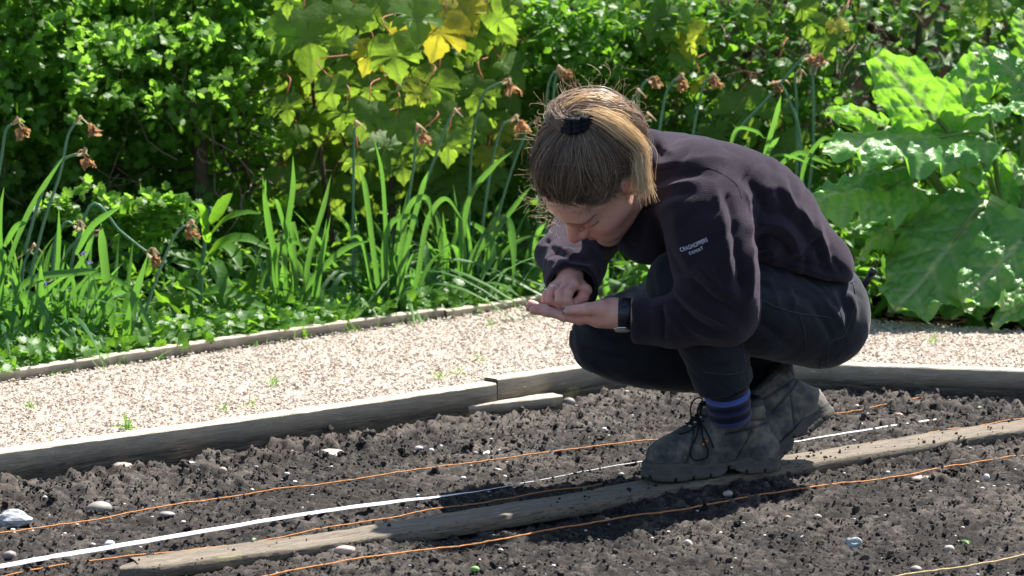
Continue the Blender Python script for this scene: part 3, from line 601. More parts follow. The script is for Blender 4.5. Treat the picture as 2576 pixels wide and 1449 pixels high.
for pl in ([(1890, 742), (1960, 775), (2010, 788), (2070, 796), (2090, 800)], [(2010, 788), (2022, 830), (2028, 880)], [(2145, 710), (2152, 760), (2130, 830), (2118, 848), (2090, 862), (2078, 920)], [(2100, 745), (2118, 800), (2130, 842)], [(2140, 712), (2150, 705)], [(1868, 860), (1874, 910), (1884, 975)], [(2088, 858), (2062, 920), (2072, 940)], [(1772, 935), (1830, 942), (1882, 932)], [(1875, 890), (1860, 960)]):
    mb = MB(); seam(mb, BP, pl, .0012, .0003)
    if mb.n: mb.build('stitching', M_stitch, jeans)

# ---------------------------------------------------------------- socks
M_sock = mat('striped_sock', lambda nt: (lambda t: t.out(t.bsdf(t.ramp(t.attr('va'), [(0, (.006, .007, .016)), (.22, (.006, .007, .016)), (.25, (.06, .09, .33)), (.36, (.09, .13, .43)), (.40, (.006, .007, .02)), (.54, (.006, .007, .02)), (.57, (.018, .018, .085)), (.66, (.018, .018, .085)), (.70, (.005, .006, .015)), (.84, (.006, .007, .02)), (.87, (.04, .05, .2)), (1, (.02, .02, .08))]), .9, .1, t.bump(t.noise(300, 3), .5, .002), Sheen_Weight=.3)))(NT(nt)))
a, b = P(1822, 940, .036), P(1837, 1052, .070); sq = np.array([a + (b - a) * t for t in np.linspace(0, 1, 34)]); V, F = tube(sq, np.linspace(.0475, .0425, 34) + .0011 * np.sin(np.linspace(0, 30, 34)), 28); mb = MB(); t_ = np.repeat(np.linspace(-.2, 1, 34), 28); ph = np.tile(np.arange(28) * 2 * pi / 28, 34)
mb.add(V, F, np.concatenate([np.clip(t_ * 1.02 + .03 * np.cos(ph), 0, 1), [0, 1]])); mb.build('sock', M_sock, person)

# ---------------------------------------------------------------- boots
def boot_f(nt):
    t = NT(nt); n = t.noise(22, 6, .65); n2 = t.noise(120, 4, .7)
    c = t.ramp(n, [(.34, (.026, .032, .038)), (.46, (.078, .082, .083)), (.61, (.21, .185, .15))]); c = t.mix(t.math('MULTIPLY', n2, .4), c, (.03, .03, .03)); c = t.mix(t.math('MULTIPLY', t.attr('va'), .95), c, (.006, .006, .007))
    t.out(t.bsdf(c, .72, .35, t.bump(n2, .4, .0015)))
M_boot = mat('scuffed_leather', boot_f)
M_sole = simple('muddy_rubber', (.085, .080, .072), .85, .25, 45, .5, .5, .003)
M_lace = simple('boot_lace', (.012, .013, .014), .8, .2, 600, .3, .5, .001)
M_eye = simple('lace_hook', (.45, .45, .45), .35, .6, Metallic=.8)
M_orangebit = simple('orange_thread', (.65, .22, .02), .6)
def make_boot(O, fwd, upv, bend=0., L=.27, laces=True):
    f = norm(np.array([fwd]))[0]; u = np.array(upv, float); u = norm((u - f * u.dot(f))[None])[0]; s = np.cross(f, u); Rm = np.stack([f, s, u], 1)   # local x fwd, y side, z up
    def W(x, y=0., z=0.):
        q = np.array([x * L / .27, y, z])
        if bend and x > .175: # toes bend up at the ball
            c, si = cos(bend), sin(bend); dx = q[0] - .175; q = np.array([.175 + dx * c - q[2] * si * .0 , q[1], q[2] + dx * si])
        return O + Rm @ q
    def loc(p): q = (p - O) @ Rm; q[:, 0] /= (L / .27); return q
    def T(q):
        q = q.copy()
        if bend:
            k = q[:, 0] > .175; dx = q[:, 0] - .175; c, si = cos(bend), sin(bend); x2 = dx * c + q[:, 2] * si; z2 = -dx * si + q[:, 2] * c; q[:, 0] = np.where(k, .175 + x2, q[:, 0]); q[:, 2] = np.where(k, z2, q[:, 2])
        return q
    def foot2(q, g=0.):
        x, y = q[:, 0], q[:, 1]; Z = np.stack([x, y, 0 * x], 1)
        d = rc(Z, (.038, 0, 0), (.12, .003, 0), .034, .033); return smin(d, rc(Z, (.12, .002, 0), (.222, -.004, 0), .033, .046), .03) - g
    def upper(p):
        q = T(loc(p)); q2 = q.copy(); q2[:, 1] *= 1.08
        d = rc(q2, (.222, -.004, .040), (.17, 0, .052), .042, .044); d = smin(d, rc(q2, (.172, 0, .052), (.118, 0, .092), .044, .046), .02)
        d = smin(d, rc(q2, (.100, 0, .085), (.098, 0, .165), .049, .050), .02); d = smin(d, rc(q2, (.043, 0, .045), (.080, 0, .115), .038, .044), .02); d = smin(d, rc(q2, (.04, 0, .035), (.16, 0, .035), .036, .036), .02)
        d = smin(d, rc(q2, (.104, 0, .130), (.088, 0, .132), .052, .051), .01)
        d = smax(d, q[:, 2] - (.146 - .10 * (q[:, 0] - .10)), .006); d = smax(d, -rc(q2, (.10, 0, .132), (.098, 0, .2), .038, .042), .004); d = smax(d, .018 - q[:, 2], .006)
        # toe cap, side seams, padded collar creases
        y = np.abs(q[:, 1]); g = lambda v, w_: np.exp(-(v / w_) ** 2)
        d = d - .0025 * np.abs(vn(q * [60, 30, 40], 9)) * (q[:, 2] > .05) + .0022 * g(q[:, 0] - (.205 - .35 * (q[:, 2] - .03)), .0026) - .0015 * g(q[:, 2] - .125, .007) + .002 * g(q[:, 2] - (.108 + .12 * (q[:, 0] - .05)), .003) + .0016 * g(q[:, 2] - (.118 + .2 * (q[:, 0] - .05)), .0025) + .0018 * g(q[:, 2] - (.098 - .15 * (q[:, 0] - .05)), .003) * (q[:, 0] < .13)
        d = d + .0016 * g(q[:, 0] - (.082 + .45 * (.075 - q[:, 2])), .002) * (q[:, 2] < .09) * (y > .01)
        return d
    c0 = W(.13, 0, .08); lo, hi = c0 - .21, c0 + .21; V, F = nets(upper, lo, hi, .0032); N = vnormals(V, F); V = V + N * (.0012 * fbm(V * 45, 3, 2))[:, None]
    q = T(loc(V)); g = lambda v, w_: np.exp(-(v / w_) ** 2)
    dk = np.clip(g(q[:, 0] - (.205 - .35 * (q[:, 2] - .03)), .002) + g(q[:, 2] - (.108 + .12 * (q[:, 0] - .05)), .0025) + g(q[:, 2] - (.098 - .15 * (q[:, 0] - .05)), .0025) * (q[:, 0] < .13) + g(q[:, 0] - (.082 + .45 * (.075 - q[:, 2])), .002) * (q[:, 2] < .09) + (q[:, 2] > .137) * .8, 0, 1)
    mb = MB(); mb.add(V, F, dk); bt = mb.build('boot', M_boot, person); bt['_'] = 1; del bt['_']
    def sole(p):
        q = T(loc(p)); x, z = q[:, 0], q[:, 2]; wav = .030 + .010 * np.exp(-((x - .235) / .04) ** 2) + .014 * np.exp(-((x - .06) / .03) ** 2) - .002
        d = foot2(q, .0035 - .010 * np.clip((z - .03) / .03, -1, 1) * (z > .03) + .002 * (z < .012)); d = smax(d, z - wav, .004); bot = .0 + .014 * np.exp(-((x - .112) / .018) ** 2) + .006 * np.clip((x - .235) / .04, 0, 1) ** 2
        d = smax(d, bot - z, .003); lug = np.abs(((x * 42) % 1) - .5) - .33; lg = smax(np.maximum(.5 - 1, lug) * .02, z - .011, .002); cut = np.maximum(-(lug) * .024, z - .0095)  # notches along the edge
        d = np.maximum(d, -np.maximum(.0 - (np.abs(q[:, 1]) - .018), np.maximum((.5 - .33 - .035 - np.abs(((x * 38) % 1) - .5)) * -.026 + 0, z - .0085)) if False else d)
        nt_ = np.maximum(np.abs(((x * 27 + .3) % 1) - .5) / 27 - .0022, z - (bot + .008)); nt_ = np.maximum(nt_, .016 - np.abs(q[:, 1])); d = np.maximum(d, -nt_)
        return d + .0014 * np.exp(-((z - (wav - .010)) / .0016) ** 2) + .001 * np.exp(-((z - (wav - .017)) / .0014) ** 2)
    V, F = nets(sole, lo, hi, .0026); V = V + .0008 * fbm(V * 80, 2, 3)[:, None]; mb = MB(); mb.add(V, F); so_ = mb.build('sole', M_sole, bt)
    # laces: zigzag over the tongue with a hanging bow
    B = bvh(bt); 
    def on(x, y, off=.002):
        o_ = W(x, y, .26); dvec = W(x - .0, y * .2, .03) - o_; dd = Vector(dvec).normalized(); l, n, i, ds = B.ray_cast(Vector(o_), dd, .4); return None if l is None else np.array(l) - np.array(dd) * off
    mb = MB(); me_ = MB(); rows = [.182, .172, .162, .154, .148]
    for i, x in enumerate(rows[:-1]):
        for sgn in (-1, 1):
            pts = [on(x + (rows[i + 1] - x) * k, sgn * (.02 - .04 * k), .003) for k in np.linspace(0, 1, 6)]; pts = [q_ for q_ in pts if q_ is not None]
            if len(pts) > 3: V, F = tube(catmull(pts, 3), .0019, 6); mb.add(V, F)
    for x in rows:
        for sgn in (-1, 1):
            q_ = on(x, sgn * .023, .001)
            if q_ is not None: me_.add(I2[0] * [.0042, .0042, .003] + q_, I2[1])
    me_.build('lace_hook', M_eye, bt); return bt, W, mb, B
toe, heel = P(1612, 1186, -.085), P(1955, 1160, .09)
btL, WL, lb, BL = make_boot(np.array([*G(1957, 1177, .032)[:2], .031]), np.array([*(G(1608, 1206, .032) - G(1957, 1177, .032))[:2], 0]), (0, 0, 1), 0, L=.300)
def bl(px, py, off=.003): return hit(BL, px, py, off)
def bowp(L_): 
    q = [hit(BL, x, y, .004) for x, y in L_]; base = next(x for x in q if x is not None); out = []
    for (x, y), h_ in zip(L_, q): out.append(h_ if h_ is not None else P(x, y, (out[-1] if out else base)[1])); 
    return catmull(out, 6)
for L_ in ([(1758, 1062), (1740, 1052), (1738, 1020), (1752, 1002), (1768, 1006), (1764, 1040), (1760, 1062)], [(1760, 1064), (1752, 1100), (1735, 1130), (1740, 1152), (1758, 1156), (1777, 1148), (1778, 1130), (1768, 1105), (1762, 1066)], [(1760, 1062), (1772, 1080), (1785, 1105), (1792, 1126)], [(1760, 1062), (1745, 1080), (1725, 1092), (1708, 1095)], [(1752, 1050), (1764, 1064), (1772, 1060)]):
    V, F = tube(bowp(L_), .0016, 6); lb.add(V, F)
lb.build('laces', M_lace, btL)
mb = MB()
for x, y in ((1767, 1118), (1776, 1110)): q = bl(x, y, .003); mb.add(I2[0] * .0028 + (q if q is not None else P(x, y, 0)), I2[1])
mb.build('thread_knot', M_orangebit, btL)
ht = P(2098, 1040, .245); ball = P(1975, 1150, .185)
fw = norm((P(1968, 1152, .19) - P(2092, 1030, .27))[None])[0]; upR = norm(np.cross(np.cross(fw, np.array([0, 0, 1.])), fw)[None])[0]
OR = P(2080, 1052, .25)
btR, WR, lb, BR = make_boot(P(2096, 1034, .262), fw + np.array([-.12, 0, .0]), (-.75, -.12, .62), 0.75, L=.285)
for L_ in ([(1905, 985), (1925, 990), (1940, 1020), (1938, 1045), (1925, 1052), (1912, 1040)],):
    q = catmull([P(x, y, .19) for x, y in L_], 5); V, F = tube(q, .002, 6); lb.add(V, F)
lb.build('laces', M_lace, btR)

# ---------------------------------------------------------------- head
HS = 1.13
U_ = norm(np.array([[-.52, -.72, .47]]))[0]; F_ = np.array([-.50, -.16, -.83]); F_ = norm((F_ - U_ * F_.dot(U_))[None])[0]; L_ax = np.cross(U_, F_)
HR = np.stack([F_, L_ax, U_], 1); chin_l = np.array([.085, 0, -.100]); HO = P(1528, 606, .03) - HR @ (chin_l * HS)
def H(x, y, z): return HO + HR @ (np.array([x, y, z]) * HS)
def toH(p): return ((p - HO) @ HR) / HS
def g2(a, w_): return np.exp(-(a / w_) ** 2)
def head_sdf(p):
    q = toH(p); m = q.copy(); m[:, 1] = np.abs(m[:, 1]); k = .02
    d = ell(q, (-.010, 0, .055), (.094, .073, .084)); d = smin(d, ell(q, (.040, 0, .0), (.050, .056, .082)), .03)
    d = smin(d, rc(m, (.010, .047, -.045), (.072, .010, -.090), .019, .017), .03); d = smin(d, sph(q, (.080, 0, -.090), .0165), .015)
    d = smin(d, rc(m, (.066, .036, -.020), (.03, .05, -.012), .021, .02), .025); d = smin(d, ell(m, (.072, .024, -.05), (.024, .022, .026)), .02)
    d = smin(d, rc(m, (.083, .034, .034), (.090, .008, .032), .011, .012), .018); d = smin(d, ell(q, (.062, 0, .060), (.034, .05, .04)), .03)
    d = smax(d, -ell(m, (.106, .032, .016), (.016, .016, .011)), .012); d = smin(d, sph(m, (.0775, .031, .014), .0145), .004)
    d = smin(d, rc(q, (.084, 0, .030), (.111, 0, -.012), .0105, .0105), .014); d = smin(d, sph(q, (.114, 0, -.017), .0105), .008); d = smin(d, ell(m, (.101, .0125, -.020), (.011, .0065, .008)), .005)
    d = smax(d, -rc(m, (.104, .0065, -.032), (.100, .006, -.018), .0035, .003), .003)
    d = smin(d, rc(m, (.0965, .002, -.045), (.083, .024, -.050), .0062, .004), .008); d = smin(d, rc(m, (.0955, 0, -.056), (.084, .019, -.055), .0068, .005), .007)
    d = d + .0022 * g2(q[:, 2] + .0505 + 1.5 * m[:, 1] ** 2, .0016) * (m[:, 1] < .025) * (q[:, 0] > .06) + .0012 * g2(q[:, 1], .003) * g2(q[:, 2] + .036, .006)
    d = d + .0012 * g2(q[:, 2] - (.010 - 6 * (m[:, 1] - .031) ** 2), .0014) * (np.abs(m[:, 1] - .031) < .016) * (q[:, 0] > .06)
    # neck
    d = smin(d, rc(p, H(-.02, 0, -.02), P(1690, 455, .07), .056, .058), .03)
    # ear
    c, s_ = cos(.25), sin(.25); ez = q[:, 2] - .024; e = np.stack([(q[:, 0] + .006) * c - ez * s_, m[:, 1] - .077, (q[:, 0] + .006) * s_ + ez * c], 1)
    ear = ell(e, (0, 0, 0), (.0175, .0065, .031)); rim = np.sqrt((np.sqrt((e[:, 0] / .8) ** 2 + (e[:, 2] / 1.5) ** 2) - .018) ** 2 + (e[:, 1] - .005) ** 2) - .0036
    rim = np.where((e[:, 0] > .006) & (e[:, 2] < .012), 1, rim); ear = smax(ear, -ell(e, (.001, .008, -.003), (.009, .0075, .014)), .003); ear = smax(ear, -rc(e, (-.004, .007, .012), (.004, .007, .018), .004, .003), .003)
    ear = smin(ear, rim, .004); ear = smin(ear, sph(e, (.003, .001, -.027), .009), .006)
    return smin(d, ear, .005)
HV, HF = nets(head_sdf, HO - .21, HO + .24, .0026)
q = toH(HV); m1 = np.abs(q[:, 1])
red = .75 * g2(q[:, 0] - .118, .02) * g2(q[:, 2] + .014, .02) + .45 * np.exp(-((q[:, 0] - .07) ** 2 + (m1 - .045) ** 2 + (q[:, 2] + .02) ** 2) / .022 ** 2) + .5 * g2(m1 - .082, .008) * g2(q[:, 0] + .01, .02) * g2(q[:, 2] - .005, .03)
lip = (g2(q[:, 2] + .0505 + 1.2 * m1 ** 2, .0075)) * (m1 < .025) * (q[:, 0] > .072); red = np.clip(red + 1.0 * lip, 0, 1)
dk = .9 * g2(q[:, 2] - (.009 - 6 * (m1 - .031) ** 2), .0022) * (np.abs(m1 - .032) < .0165) * (q[:, 0] > .06) + .85 * g2(q[:, 2] - (.036 - 4 * (m1 - .03) ** 2), .0038) * (np.abs(m1 - .033) < .022) * (q[:, 0] > .06) + .5 * g2(q[:, 2] + .0505 + 1.5 * m1 ** 2, .0012) * (m1 < .024) * (q[:, 0] > .07)
body = MB(); body.add(HV, HF, red, np.clip(dk, 0, 1))
# ---------------------------------------------------------------- hands
def hl(x, y): return 1305.8 + x * .1728, 644 + y * .1728     # photo close-up units
def C(x, y, Y): return P(*hl(x, y), Y)
def handL(p):
    d = rc(p, C(2200, 850, -.095), C(1380, 830, -.088), .029, .0265); d = smin(d, rc(p, C(1380, 830, -.088), C(1180, 850, -.085), .027, .027), .015)
    for k, (y0, y1) in enumerate(((-.098, -.085), (-.085, -.065), (-.068, -.045), (-.055, -.030))):
        d = smin(d, rc(p, C(1250, 830 + 10 * k, y0 + .012), C(900, 920 - 12 * k, y1), .017, .0105), .010)
    th = smin(rc(p, C(1200, 760, -.105), C(980, 770, -.112), .0165, .0108), rc(p, C(980, 770, -.112), C(720, 790, -.106), .0105, .0092), .008); d = smin(d, th, .010)
    fs = [([(880, 935), (640, 880), (400, 815), (215, 790)], -.085, -.090, .0094, .0074), ([(860, 920), (620, 850), (380, 780), (150, 745)], -.066, -.066, .0094, .0073), ([(880, 920), (660, 850), (420, 770), (175, 700)], -.045, -.042, .009, .0071), ([(920, 920), (720, 860), (500, 800), (320, 740)], -.026, -.020, .0083, .0066)]
    for pl, ya, yb, ra, rb in fs:
        c = [C(x, y, ya + (yb - ya) * k / 3) for k, (x, y) in enumerate(pl)]; f = None
        for k in range(3):
            r0 = ra + (rb - ra) * k / 3; e = rc(p, c[k], c[k + 1], r0 * 1.0, r0 * .95); f = e if f is None else smin(f, e, .004)
            f = smin(f, sph(p, c[k + 1], r0 * 1.02), .004)
        d = smin(d, f, .006)
    return d
def handR(p):
    d = rc(p, P(1447, 672, .08), C(740, 290, .005), .024, .0235); d = smin(d, rc(p, C(740, 290, .005), C(735, 370, -.02), .0235, .018), .015)
    kn = [(500, 440, -.010), (600, 400, -.026), (720, 395, -.038), (815, 425, -.043)]
    for x, y, Y in kn: d = smin(d, rc(p, C(735, 320, -.008), C(x, y, Y), .017, .0092), .007)
    fs = [([(500, 440, -.010), (400, 560, -.020), (380, 650, -.026), (480, 715, -.035)], .0082, .0070), ([(600, 405, -.026), (470, 540, -.050), (450, 640, -.056), (600, 720, -.060)], .0090, .0076),
          ([(710, 400, -.038), (590, 545, -.068), (590, 640, -.074), (690, 725, -.072)], .0093, .0078), ([(815, 425, -.040), (715, 545, -.070), (705, 640, -.078), (750, 715, -.076)], .0090, .0074), ([(850, 380, -.002), (965, 500, -.036), (935, 590, -.052), (810, 690, -.066)], .0128, .0086)]
    for pl, ra, rb in fs:
        c = [C(*a) for a in pl]; f = None
        for k in range(3):
            r0 = ra + (rb - ra) * k / 2.5; e = rc(p, c[k], c[k + 1], r0, r0 * .94); f = e if f is None else smin(f, e, .004); f = smin(f, sph(p, c[k + 1], r0 * 1.0), .004)
        d = smin(d, f, .0035)
    return d
def addhand(fn, lo, hi, knuckles):
    V, F = nets(fn, lo, hi, .0019); N = vnormals(V, F); V = V + N * (.0005 * fbm(V * 130, 2, 6))[:, None]; r = np.zeros(len(V)) + .12
    for c, w_, a in knuckles: r = r + a * np.exp(-((V - c) ** 2).sum(1) / w_ ** 2)
    body.add(V, F, np.clip(r, 0, 1), np.clip(.28 * fbm(V * 40, 3, 2), 0, 1))
addhand(handL, P(1320, 880, 0) * [1, 0, 1] + [0, -.16, -.02], P(1700, 740, 0) * [1, 0, 1] + [0, .03, .02], [(C(230, 790, -.09), .014, .6), (C(160, 745, -.066), .014, .5), (C(860, 960, -.085), .018, .55), (C(680, 790, -.106), .014, .25), (C(1180, 700, -.1), .02, .3)])
addhand(handR, P(1340, 790, 0) * [1, 0, 1] + [0, -.11, -.02], P(1520, 600, 0) * [1, 0, 1] + [0, .14, .02], [(C(450, 640, -.056), .013, .6), (C(620, 560, -.066), .013, .45), (C(930, 560, -.06), .015, .5), (C(380, 650, -.026), .013, .5)])
# the rest of the body under the clothes
def inner(p):
    d = chain(p, [P(1690, 455, .07), P(1800, 500, .13), P(1920, 580, .17), P(2040, 700, .21), P(2050, 790, .23)], [.055, .07, .065, .045, .045], .05)
    d = smin(d, chain(p, [P(1750, 460, -.0), P(1790, 640, -.11), elbL, P(1680, 806, -.105)], [.045, .045, .04, .03], .03), .03)
    d = smin(d, chain(p, [P(1600, 400, .24), P(1520, 500, .27), P(1460, 608, .20), P(1455, 640, .11)], [.045, .045, .036, .028], .03), .03)
    d = smin(d, chain(p, [P(2062, 800, .155), P(1900, 765, .05), P(1710, 712, -.03), P(1795, 880, .005), P(1838, 1050, .078)], [.06, .06, .04, .026, .012], .03), .02)
    return smin(d, chain(p, [P(1990, 790, .31), P(1650, 818, .165), P(1515, 858, .12), P(1780, 918, .23), P(1950, 945, .30)], [.07, .06, .04, .035, .028], .03), .02)
V, F = nets(inner, (-.0 + P(1400, 700, 0)[0], -.2, .08), (.75, .5, .85), .009); body.add(V, F, .1, 0)
body.build('body', M_skin, person)
# nails, rings, watch
def plate(c, n, t, a, b, m, name, parent, th=.0012):
    n = norm(np.array([n]))[0]; t = norm(np.array([t]))[0]; s_ = np.cross(n, t); V = I3[0] @ np.stack([t * a, s_ * b, n * th]) + c; mb = MB(); mb.add(V, I3[1]); return mb.build(name, m, parent)
bodyo = [o for o in person.children if o.name == 'body'][0]
plate(C(690, 795, -.1148), (.05, -.95, .28), (1, 0, .02), .0068, .0055, M_nail, 'thumbnail', bodyo, .0018); plate(C(652, 798, -.1133), (-.3, -.9, .3), (0.1, 0, 1), .0072, .0024, M_dirtnail, 'muddy_nail_edge', bodyo, .002)
M_silver = simple('silver', (.75, .75, .77), .22, .5, Metallic=1.0)
def ring(c, ax, r, th, name, m, w_=None, parent=person):
    ax = norm(np.array([ax]))[0]; a = norm(np.cross(ax, [0.3, .2, 1])[None])[0]; b = np.cross(ax, a); an = np.linspace(0, 2 * pi, 33); pts = c + r * (np.cos(an)[:, None] * a + np.sin(an)[:, None] * b)
    if w_ is None: V, F = tube(pts, th, 8, cap=False)
    else:
        e = norm(np.cos(an)[:, None] * a + np.sin(an)[:, None] * b); V = np.stack([pts - ax * w_, pts - ax * w_ * .9 + e * th, pts + ax * w_ * .9 + e * th, pts + ax * w_], 1).reshape(-1, 3); i = np.arange(32)[:, None] * 4 + np.arange(3)[None]; F = np.stack([i, i + 1, i + 5, i + 4], -1).reshape(-1, 4)
    mb = MB(); mb.add(V, F); o = mb.build(name, m, parent); return o
c0, c1 = C(600, 405, -.026), C(470, 540, -.050); ring(c0 + (c1 - c0) * .6, c1 - c0, .0096, .0013, 'ring', M_silver)
c0, c1 = C(500, 440, -.010), C(400, 560, -.020); ring(c0 + (c1 - c0) * .75, c1 - c0, .0088, .0012, 'ring', M_silver)
c0 = C(660, 905, -.0855); ring(c0, C(640, 880, -.085) - C(880, 935, -.085), .0099, .0012, 'ring', M_silver)
M_strap = simple('watch_strap', (.010, .012, .020), .38, .5)
wc = C(1535, 830, -.0895); wa = C(1380, 830, -.088) - C(2200, 850, -.095); wt = ring(wc, wa, .0285, .0022, 'watch', M_strap, .0125)
fc = wc + np.array([-.003, -.010, -.030]); plate(fc, (-.1, -.35, -1), (1, 0, 0), .018, .018, M_silver, 'watch_case', wt, .004); plate(fc + np.array([-.0003, -.0013, -.0036]), (-.1, -.35, -1), (1, 0, 0), .0155, .0155, simple('watch_dial', (.5, .46, .38), .3), 'watch_dial', wt, .0012)
plate(C(1530, 705, -.117), (0, -1, .3), (0, .3, 1), .004, .004, simple('buckle', (.03, .03, .035), .3, .6, Metallic=.7), 'buckle', wt, .001)

# ---------------------------------------------------------------- hair
EC = np.array([-.010, 0, .055]); ER = np.array([.100, .079, .090])
def hline(x): return np.interp(x, [-.12, -.05, -.030, -.014, .012, .026, .045, .070, .085, .12], [-.040, -.030, -.010, .052, .050, .044, .050, .060, .070, .074])
hair = MB(); hb = MB()
nu, nv = 260, 200; uu, vv = np.meshgrid(np.linspace(0, 2 * pi, nu), np.linspace(.02, pi - .02, nv), indexing='ij'); S = np.stack([np.sin(vv) * np.cos(uu), np.sin(vv) * np.sin(uu), np.cos(vv)], -1).reshape(-1, 3); Q = EC + S * ER * 1.035
i = np.arange(nu - 1)[:, None] * nv + np.arange(nv - 1)[None]; F = np.stack([i, i + nv, i + nv + 1, i + 1], -1).reshape(-1, 4); ok = Q[:, 2] > hline(Q[:, 0]) + .010 + .004 * vn(Q * 70, 4); F = F[ok[F].all(1)]
hair.add(HO + (Q * HS) @ HR.T, F, .1)
def strand(mb, pts, r, sides=3, a=.5): V, F = tube(pts, r, sides, cap=False); mb.add(V, F, a)
capm = MB(); capm.add(HO + (Q * HS) @ HR.T, np.stack([i, i + nv, i + nv + 1, i + 1], -1).reshape(-1, 4)); V_ = capm.V[0]; BC = BVHTree.FromPolygons([tuple(v) for v in V_], [tuple(int(k) for k in f) for f in capm.F[4][0]])
def cap(x, y, off, Y=None):
    h_ = hit(BC, x, y, off); return h_ if h_ is not None else P(x, y, Y)
T0 = None
for yy in range(296, 360, 4):
    if T0 is None: T0 = hit(BC, 1458, yy, .012)
T0 = P(1458, 300, T0[1])
tieL = toH(T0[None])[0]; td = norm(((tieL - EC) / ER)[None])[0]
rng = np.random.default_rng(3); n_s = 0
while n_s < 9500:
    v = norm(rng.normal(size=3)[None])[0]; q0 = EC + v * ER; h0 = hline(q0[0]); dz = q0[2] - h0 + .003 * rng.normal() + .007 * vn((v * 14)[None], 61)[0]
    if dz < 0 or (dz > .012 and rng.random() > .30): continue
    a = math.acos(np.clip(v.dot(td), -1, 1))
    if a < .12 or a > 2.6: continue
    s_ = np.linspace(0, 1, 13); d_ = (np.sin((1 - s_) * a)[:, None] * v + np.sin(s_ * a)[:, None] * td) / sin(a)
    sw = .25 * rng.normal() if rng.random() < .35 else .7 * vn((v * 5)[None], 5)[0]; lift = 1.012 + (.02 + .05 * rng.random()) * np.clip(s_ * 5, 0, 1) + (.02 + .04 * rng.random()) * np.sin(pi * s_ ** 1.3) * min(1, a)
    loose = rng.random() < .10; lift = lift + (.10 * np.sin(pi * s_) * rng.random() if loose else 0)
    q = EC + d_ * ER * lift[:, None]; q = q + np.cross(d_, td) * (sw * np.sin(pi * s_) * .08)[:, None] + .0012 * rng.normal(size=3) + .0022 * np.sin(s_[:, None] * rng.uniform(4, 12) + rng.uniform(0, 6, 3))
    end = tieL + rng.normal(size=3) * .006; q = q * (1 - s_[:, None] ** 5) + end * s_[:, None] ** 5
    az_ = np.cross(td, v); az_ = az_ / np.linalg.norm(az_); cl_ = .42 + .6 * vn((az_ * 11)[None], 77)[0] + .45 * vn((az_ * 34)[None], 78)[0]; strand(hair, HO + (q * HS) @ HR.T, rng.uniform(.0004, .0008) * (1 - .3 * s_) * np.clip(.35 + s_ * 4, 0, 1), 3, np.clip(cl_ * .75 - .1 + .35 * rng.random() ** 2 + .28 * (s_[:, None] ** 3 * np.ones(3)).ravel(), 0, 1)); n_s += 1
def bundle(mb, guide, rad, n, r=(.0005, .001), curl=.0, a=(.2, .9), fray=0., wv=.0, flat=None):
    g = catmull(guide, 6); m_ = len(g); s_ = np.linspace(0, 1, m_); rad = np.interp(s_, np.linspace(0, 1, len(rad)), rad)
    for _ in range(n):
        o = rng.normal(size=3) * .55; o2 = o + rng.normal(size=3) * .35; off = o * (1 - s_[:, None]) + o2 * s_[:, None]; off = off * (flat if flat is not None else 1)
        p = g + off * rad[:, None] + wv * np.sin(s_[:, None] * rng.uniform(4, 12) + rng.uniform(0, 6, 3)) * s_[:, None]; e = rng.uniform(.8, 1.0) if fray else 1.0; k = max(4, int(m_ * e))
        if fray: p = p + (rng.normal(size=3) * fray)[None] * (s_[:, None] ** 4)
        strand(mb, p[:k], rng.uniform(*r) * (1 - .5 * s_[:k]), 3, rng.uniform(*a))
TY = T0[1]
# bun: hair looped up and round behind the tie
bundle(hair, [T0, P(1420, 312, TY - .005), P(1402, 284, TY + .02), P(1438, 264, TY + .04), P(1508, 262, TY + .05), P(1562, 286, TY + .06), P(1590, 322, TY + .08)], [.007, .013, .015, .017, .017, .015, .011], 800, wv=.003, a=(.35, 1))
bundle(hb, [P(1405, 300, TY + .01), P(1425, 276, TY + .01), P(1470, 258, TY + .02), P(1530, 264, TY + .03), P(1575, 292, TY + .05)], [.008, .010, .012, .012, .01], 130, wv=.004, a=(.0, .6))
bundle(hair, [T0, P(1432, 296, TY), P(1458, 276, TY + .01), P(1508, 280, TY + .01), P(1552, 296, TY + .03), P(1582, 336, TY + .05)], [.008, .012, .015, .015, .014, .012], 420, wv=.002, a=(.3, 1))
bundle(hb, [P(1484, 294, TY), P(1536, 290, TY + .01), P(1574, 312, TY + .03), P(1594, 355, TY + .04), P(1600, 410, TY + .04)], [.006, .010, .011, .010, .008], 240, a=(.0, .35), wv=.002)
gp = [cap(1464, 300, .014), cap(1500, 306, .016), cap(1545, 332, .016, TY + .02)]; gp += [np.array(cap(1590, 375, .016, gp[-1][1])), P(1614, 430, gp[-1][1] + .02), P(1624, 498, gp[-1][1] + .03)]
bundle(hb, gp, [.006, .012, .0150, .0135, .0095, .006], 760, r=(.0004, .0009), fray=.012, a=(.45, 1), wv=.0015)
bundle(hair, [P(1585, 335, TY + .10), P(1600, 350, TY + .12), P(1602, 385, TY + .12)], [.014, .012, .008], 160, wv=.004, fray=.01, a=(.5, 1))
